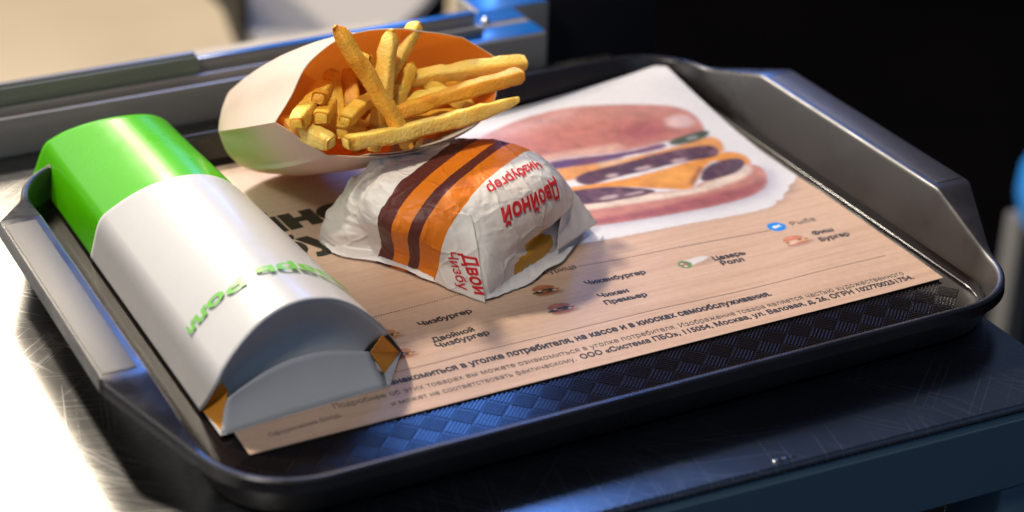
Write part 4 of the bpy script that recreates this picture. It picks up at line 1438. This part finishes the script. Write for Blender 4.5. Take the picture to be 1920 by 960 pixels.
FRIES = [
 # near end, far end, thickness, shade, bend, tip, label
 ((0.1135, 0.1652, 0.1221), (0.1440, 0.1425, 0.0600), 0.0086, 2, 0.0010, 0.10, 'long brown blistered fry standing highest at the upper left of the carton'),
 ((0.1497, 0.1779, 0.1100), (0.1360, 0.1640, 0.0560), 0.0098, 0, 0.0015, 0.12, 'thick pale yellow fry standing upright in the middle of the carton'),
 ((0.1717, 0.1920, 0.1055), (0.1492, 0.1825, 0.0800), 0.0080, 0, 0.0006, 0.10, 'short bright yellow fry tip poking up behind the thick pale upright fry'),
 ((0.2299, 0.1809, 0.0768), (0.1494, 0.1896, 0.0752), 0.0090, 0, 0.0014, 0.0, 'pale fry sticking out at the right under the carton corner'),
 ((0.2210, 0.1676, 0.0765), (0.1371, 0.1619, 0.0693), 0.0092, 2, 0.0008, 0.0, 'deep orange fry sticking out right between two pale fries'),
 ((0.2120, 0.1549, 0.0691), (0.1061, 0.1367, 0.0722), 0.0096, 0, -0.0030, 0.22, 'longest fry lying across the front lip with a pointed right tip'),
 ((0.1102, 0.1473, 0.0786), (0.1524, 0.1829, 0.0713), 0.0082, 1, 0.0030, 0.0, 'golden fry with a slanted cut end crossing under the long brown fry'),
 ((0.0830, 0.1435, 0.0845), (0.1182, 0.1892, 0.0800), 0.0094, 1, 0.0, 0.0, 'stubby fry end nearest the left fold of the carton'),
 ((0.0972, 0.1463, 0.0832), (0.1250, 0.1960, 0.0700), 0.0084, 1, 0.0, 0.0, 'fry with a small square end pointing out of the left part of the carton'),
 ((0.0985, 0.1374, 0.0730), (0.0838, 0.1634, 0.0770), 0.0096, 0, 0.0, 0.0, 'short thick yellow fry lying at the lower left lip of the carton'),
 ((0.1348, 0.1790, 0.0973), (0.1498, 0.2081, 0.0581), 0.0098, 1, 0.0, 0.0, 'blunt golden fry end between the long brown fry and the pale upright one'),
 ((0.1655, 0.1867, 0.0856), (0.1425, 0.1703, 0.0560), 0.0086, 1, 0.0006, 0.08, 'golden fry leaning right just beside the thick pale upright fry'),
 ((0.1235, 0.1955, 0.0850), (0.1157, 0.1661, 0.0590), 0.0088, 1, 0.0, 0.0, 'upright fry shaded inside the left of the carton'),
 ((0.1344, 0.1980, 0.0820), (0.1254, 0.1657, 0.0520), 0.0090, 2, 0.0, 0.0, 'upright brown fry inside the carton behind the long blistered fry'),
 ((0.1703, 0.1889, 0.0764), (0.1954, 0.1751, 0.0583), 0.0084, 1, 0.0, 0.0, 'fry dipping down under the orange fry in the right of the carton'),
 ((0.1255, 0.1475, 0.0615), (0.1476, 0.1760, 0.0600), 0.0080, 1, 0.0, 0.0, 'fry piece tucked under the middle of the longest fry'),
 ((0.1518, 0.1490, 0.0580), (0.1467, 0.1778, 0.0640), 0.0082, 0, 0.0, 0.0, 'fry with its end jutting out below the longest fry near the lip'),
 ((0.1480, 0.1681, 0.0560), (0.1045, 0.1727, 0.0690), 0.0094, 1, 0.0, 0.0, 'fry lying low and flat at the bottom left inside the carton'),
 ((0.1976, 0.1956, 0.0600), (0.1443, 0.1888, 0.0653), 0.0090, 1, 0.0, 0.0, 'shaded fry lying beneath the pale right hand fry'),
 ((0.1913, 0.1807, 0.0555), (0.1303, 0.1643, 0.0613), 0.0092, 2, 0.0, 0.0, 'brown fry lying deep between the orange fry and the longest fry'),
 ((0.1618, 0.1966, 0.0909), (0.1637, 0.1962, 0.0525), 0.0092, 1, 0.0, 0.0, 'upright fry half hidden behind the pale upright fry'),
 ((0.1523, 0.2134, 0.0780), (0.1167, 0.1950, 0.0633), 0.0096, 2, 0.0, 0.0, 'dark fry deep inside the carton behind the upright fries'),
 ((0.2064, 0.2050, 0.0620), (0.1587, 0.2004, 0.0560), 0.0094, 1, 0.0, 0.0, 'fry deep inside the right of the carton against the orange wall'),
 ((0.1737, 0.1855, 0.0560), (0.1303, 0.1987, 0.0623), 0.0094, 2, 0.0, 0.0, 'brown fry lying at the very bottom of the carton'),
 ((0.1810, 0.1720, 0.0575), (0.1285, 0.1604, 0.0580), 0.0084, 1, 0.0, 0.0, 'fry lying along the front lip beneath the longest fry'),
 ((0.1010, 0.1600, 0.0880), (0.1210, 0.1990, 0.0700), 0.0082, 2, 0.0, 0.0, 'brown fry pressed against the orange wall behind the stubby left fries'),
 ((0.1830, 0.1800, 0.0690), (0.1450, 0.1760, 0.0650), 0.0080, 0, 0.0010, 0.0, 'pale fry squeezed between the right hand pale fry and the orange fry'),
 ((0.1560, 0.1800, 0.0780), (0.1360, 0.1740, 0.0600), 0.0078, 1, 0.0, 0.10, 'thin fry rising to the right of the thick pale upright fry'),
 ((0.1200, 0.1640, 0.0740), (0.1290, 0.1840, 0.0560), 0.0080, 1, 0.0, 0.0, 'upright fry end standing between the small square end and the slanted fry'),
 ((0.1700, 0.1640, 0.0600), (0.1350, 0.1640, 0.0640), 0.0080, 0, 0.0, 0.0, 'yellow fry filling the gap above the longest fry'),
]
for i, (p, q, w, shd, bend, tip, lab) in enumerate(FRIES):
    fo = fry(p, q, w * 0.90, shd, i + 3, bend, tip)
    tag(fo, lab, 'fry', 'french fries in the carton')

# stool
bm = bmesh.new()
lathe(bm, [(0.0, -0.485), (0.150, -0.485), (0.164, -0.480), (0.169, -0.46), (0.168, -0.44), (0.156, -0.424), (0.10, -0.418), (0.0, -0.416)], (1.288, 0.675))
bm_obj('cushion', bm, mat('blue_vinyl', (0.002, 0.17, 0.52), 0.5), bb, smooth=True, auto=50)
M_SL = mat('stool_leg_grey', (0.16, 0.16, 0.16), 0.5)
for dx, dy in ((-.12, -.1), (.12, -.1), (-.12, .1), (.12, .1)):
    box('leg', (1.288 + dx - .014, 1.288 + dx + .014, 0.675 + dy - .014, 0.675 + dy + .014, -0.989, -0.486), M_SL, bb, 0.003)
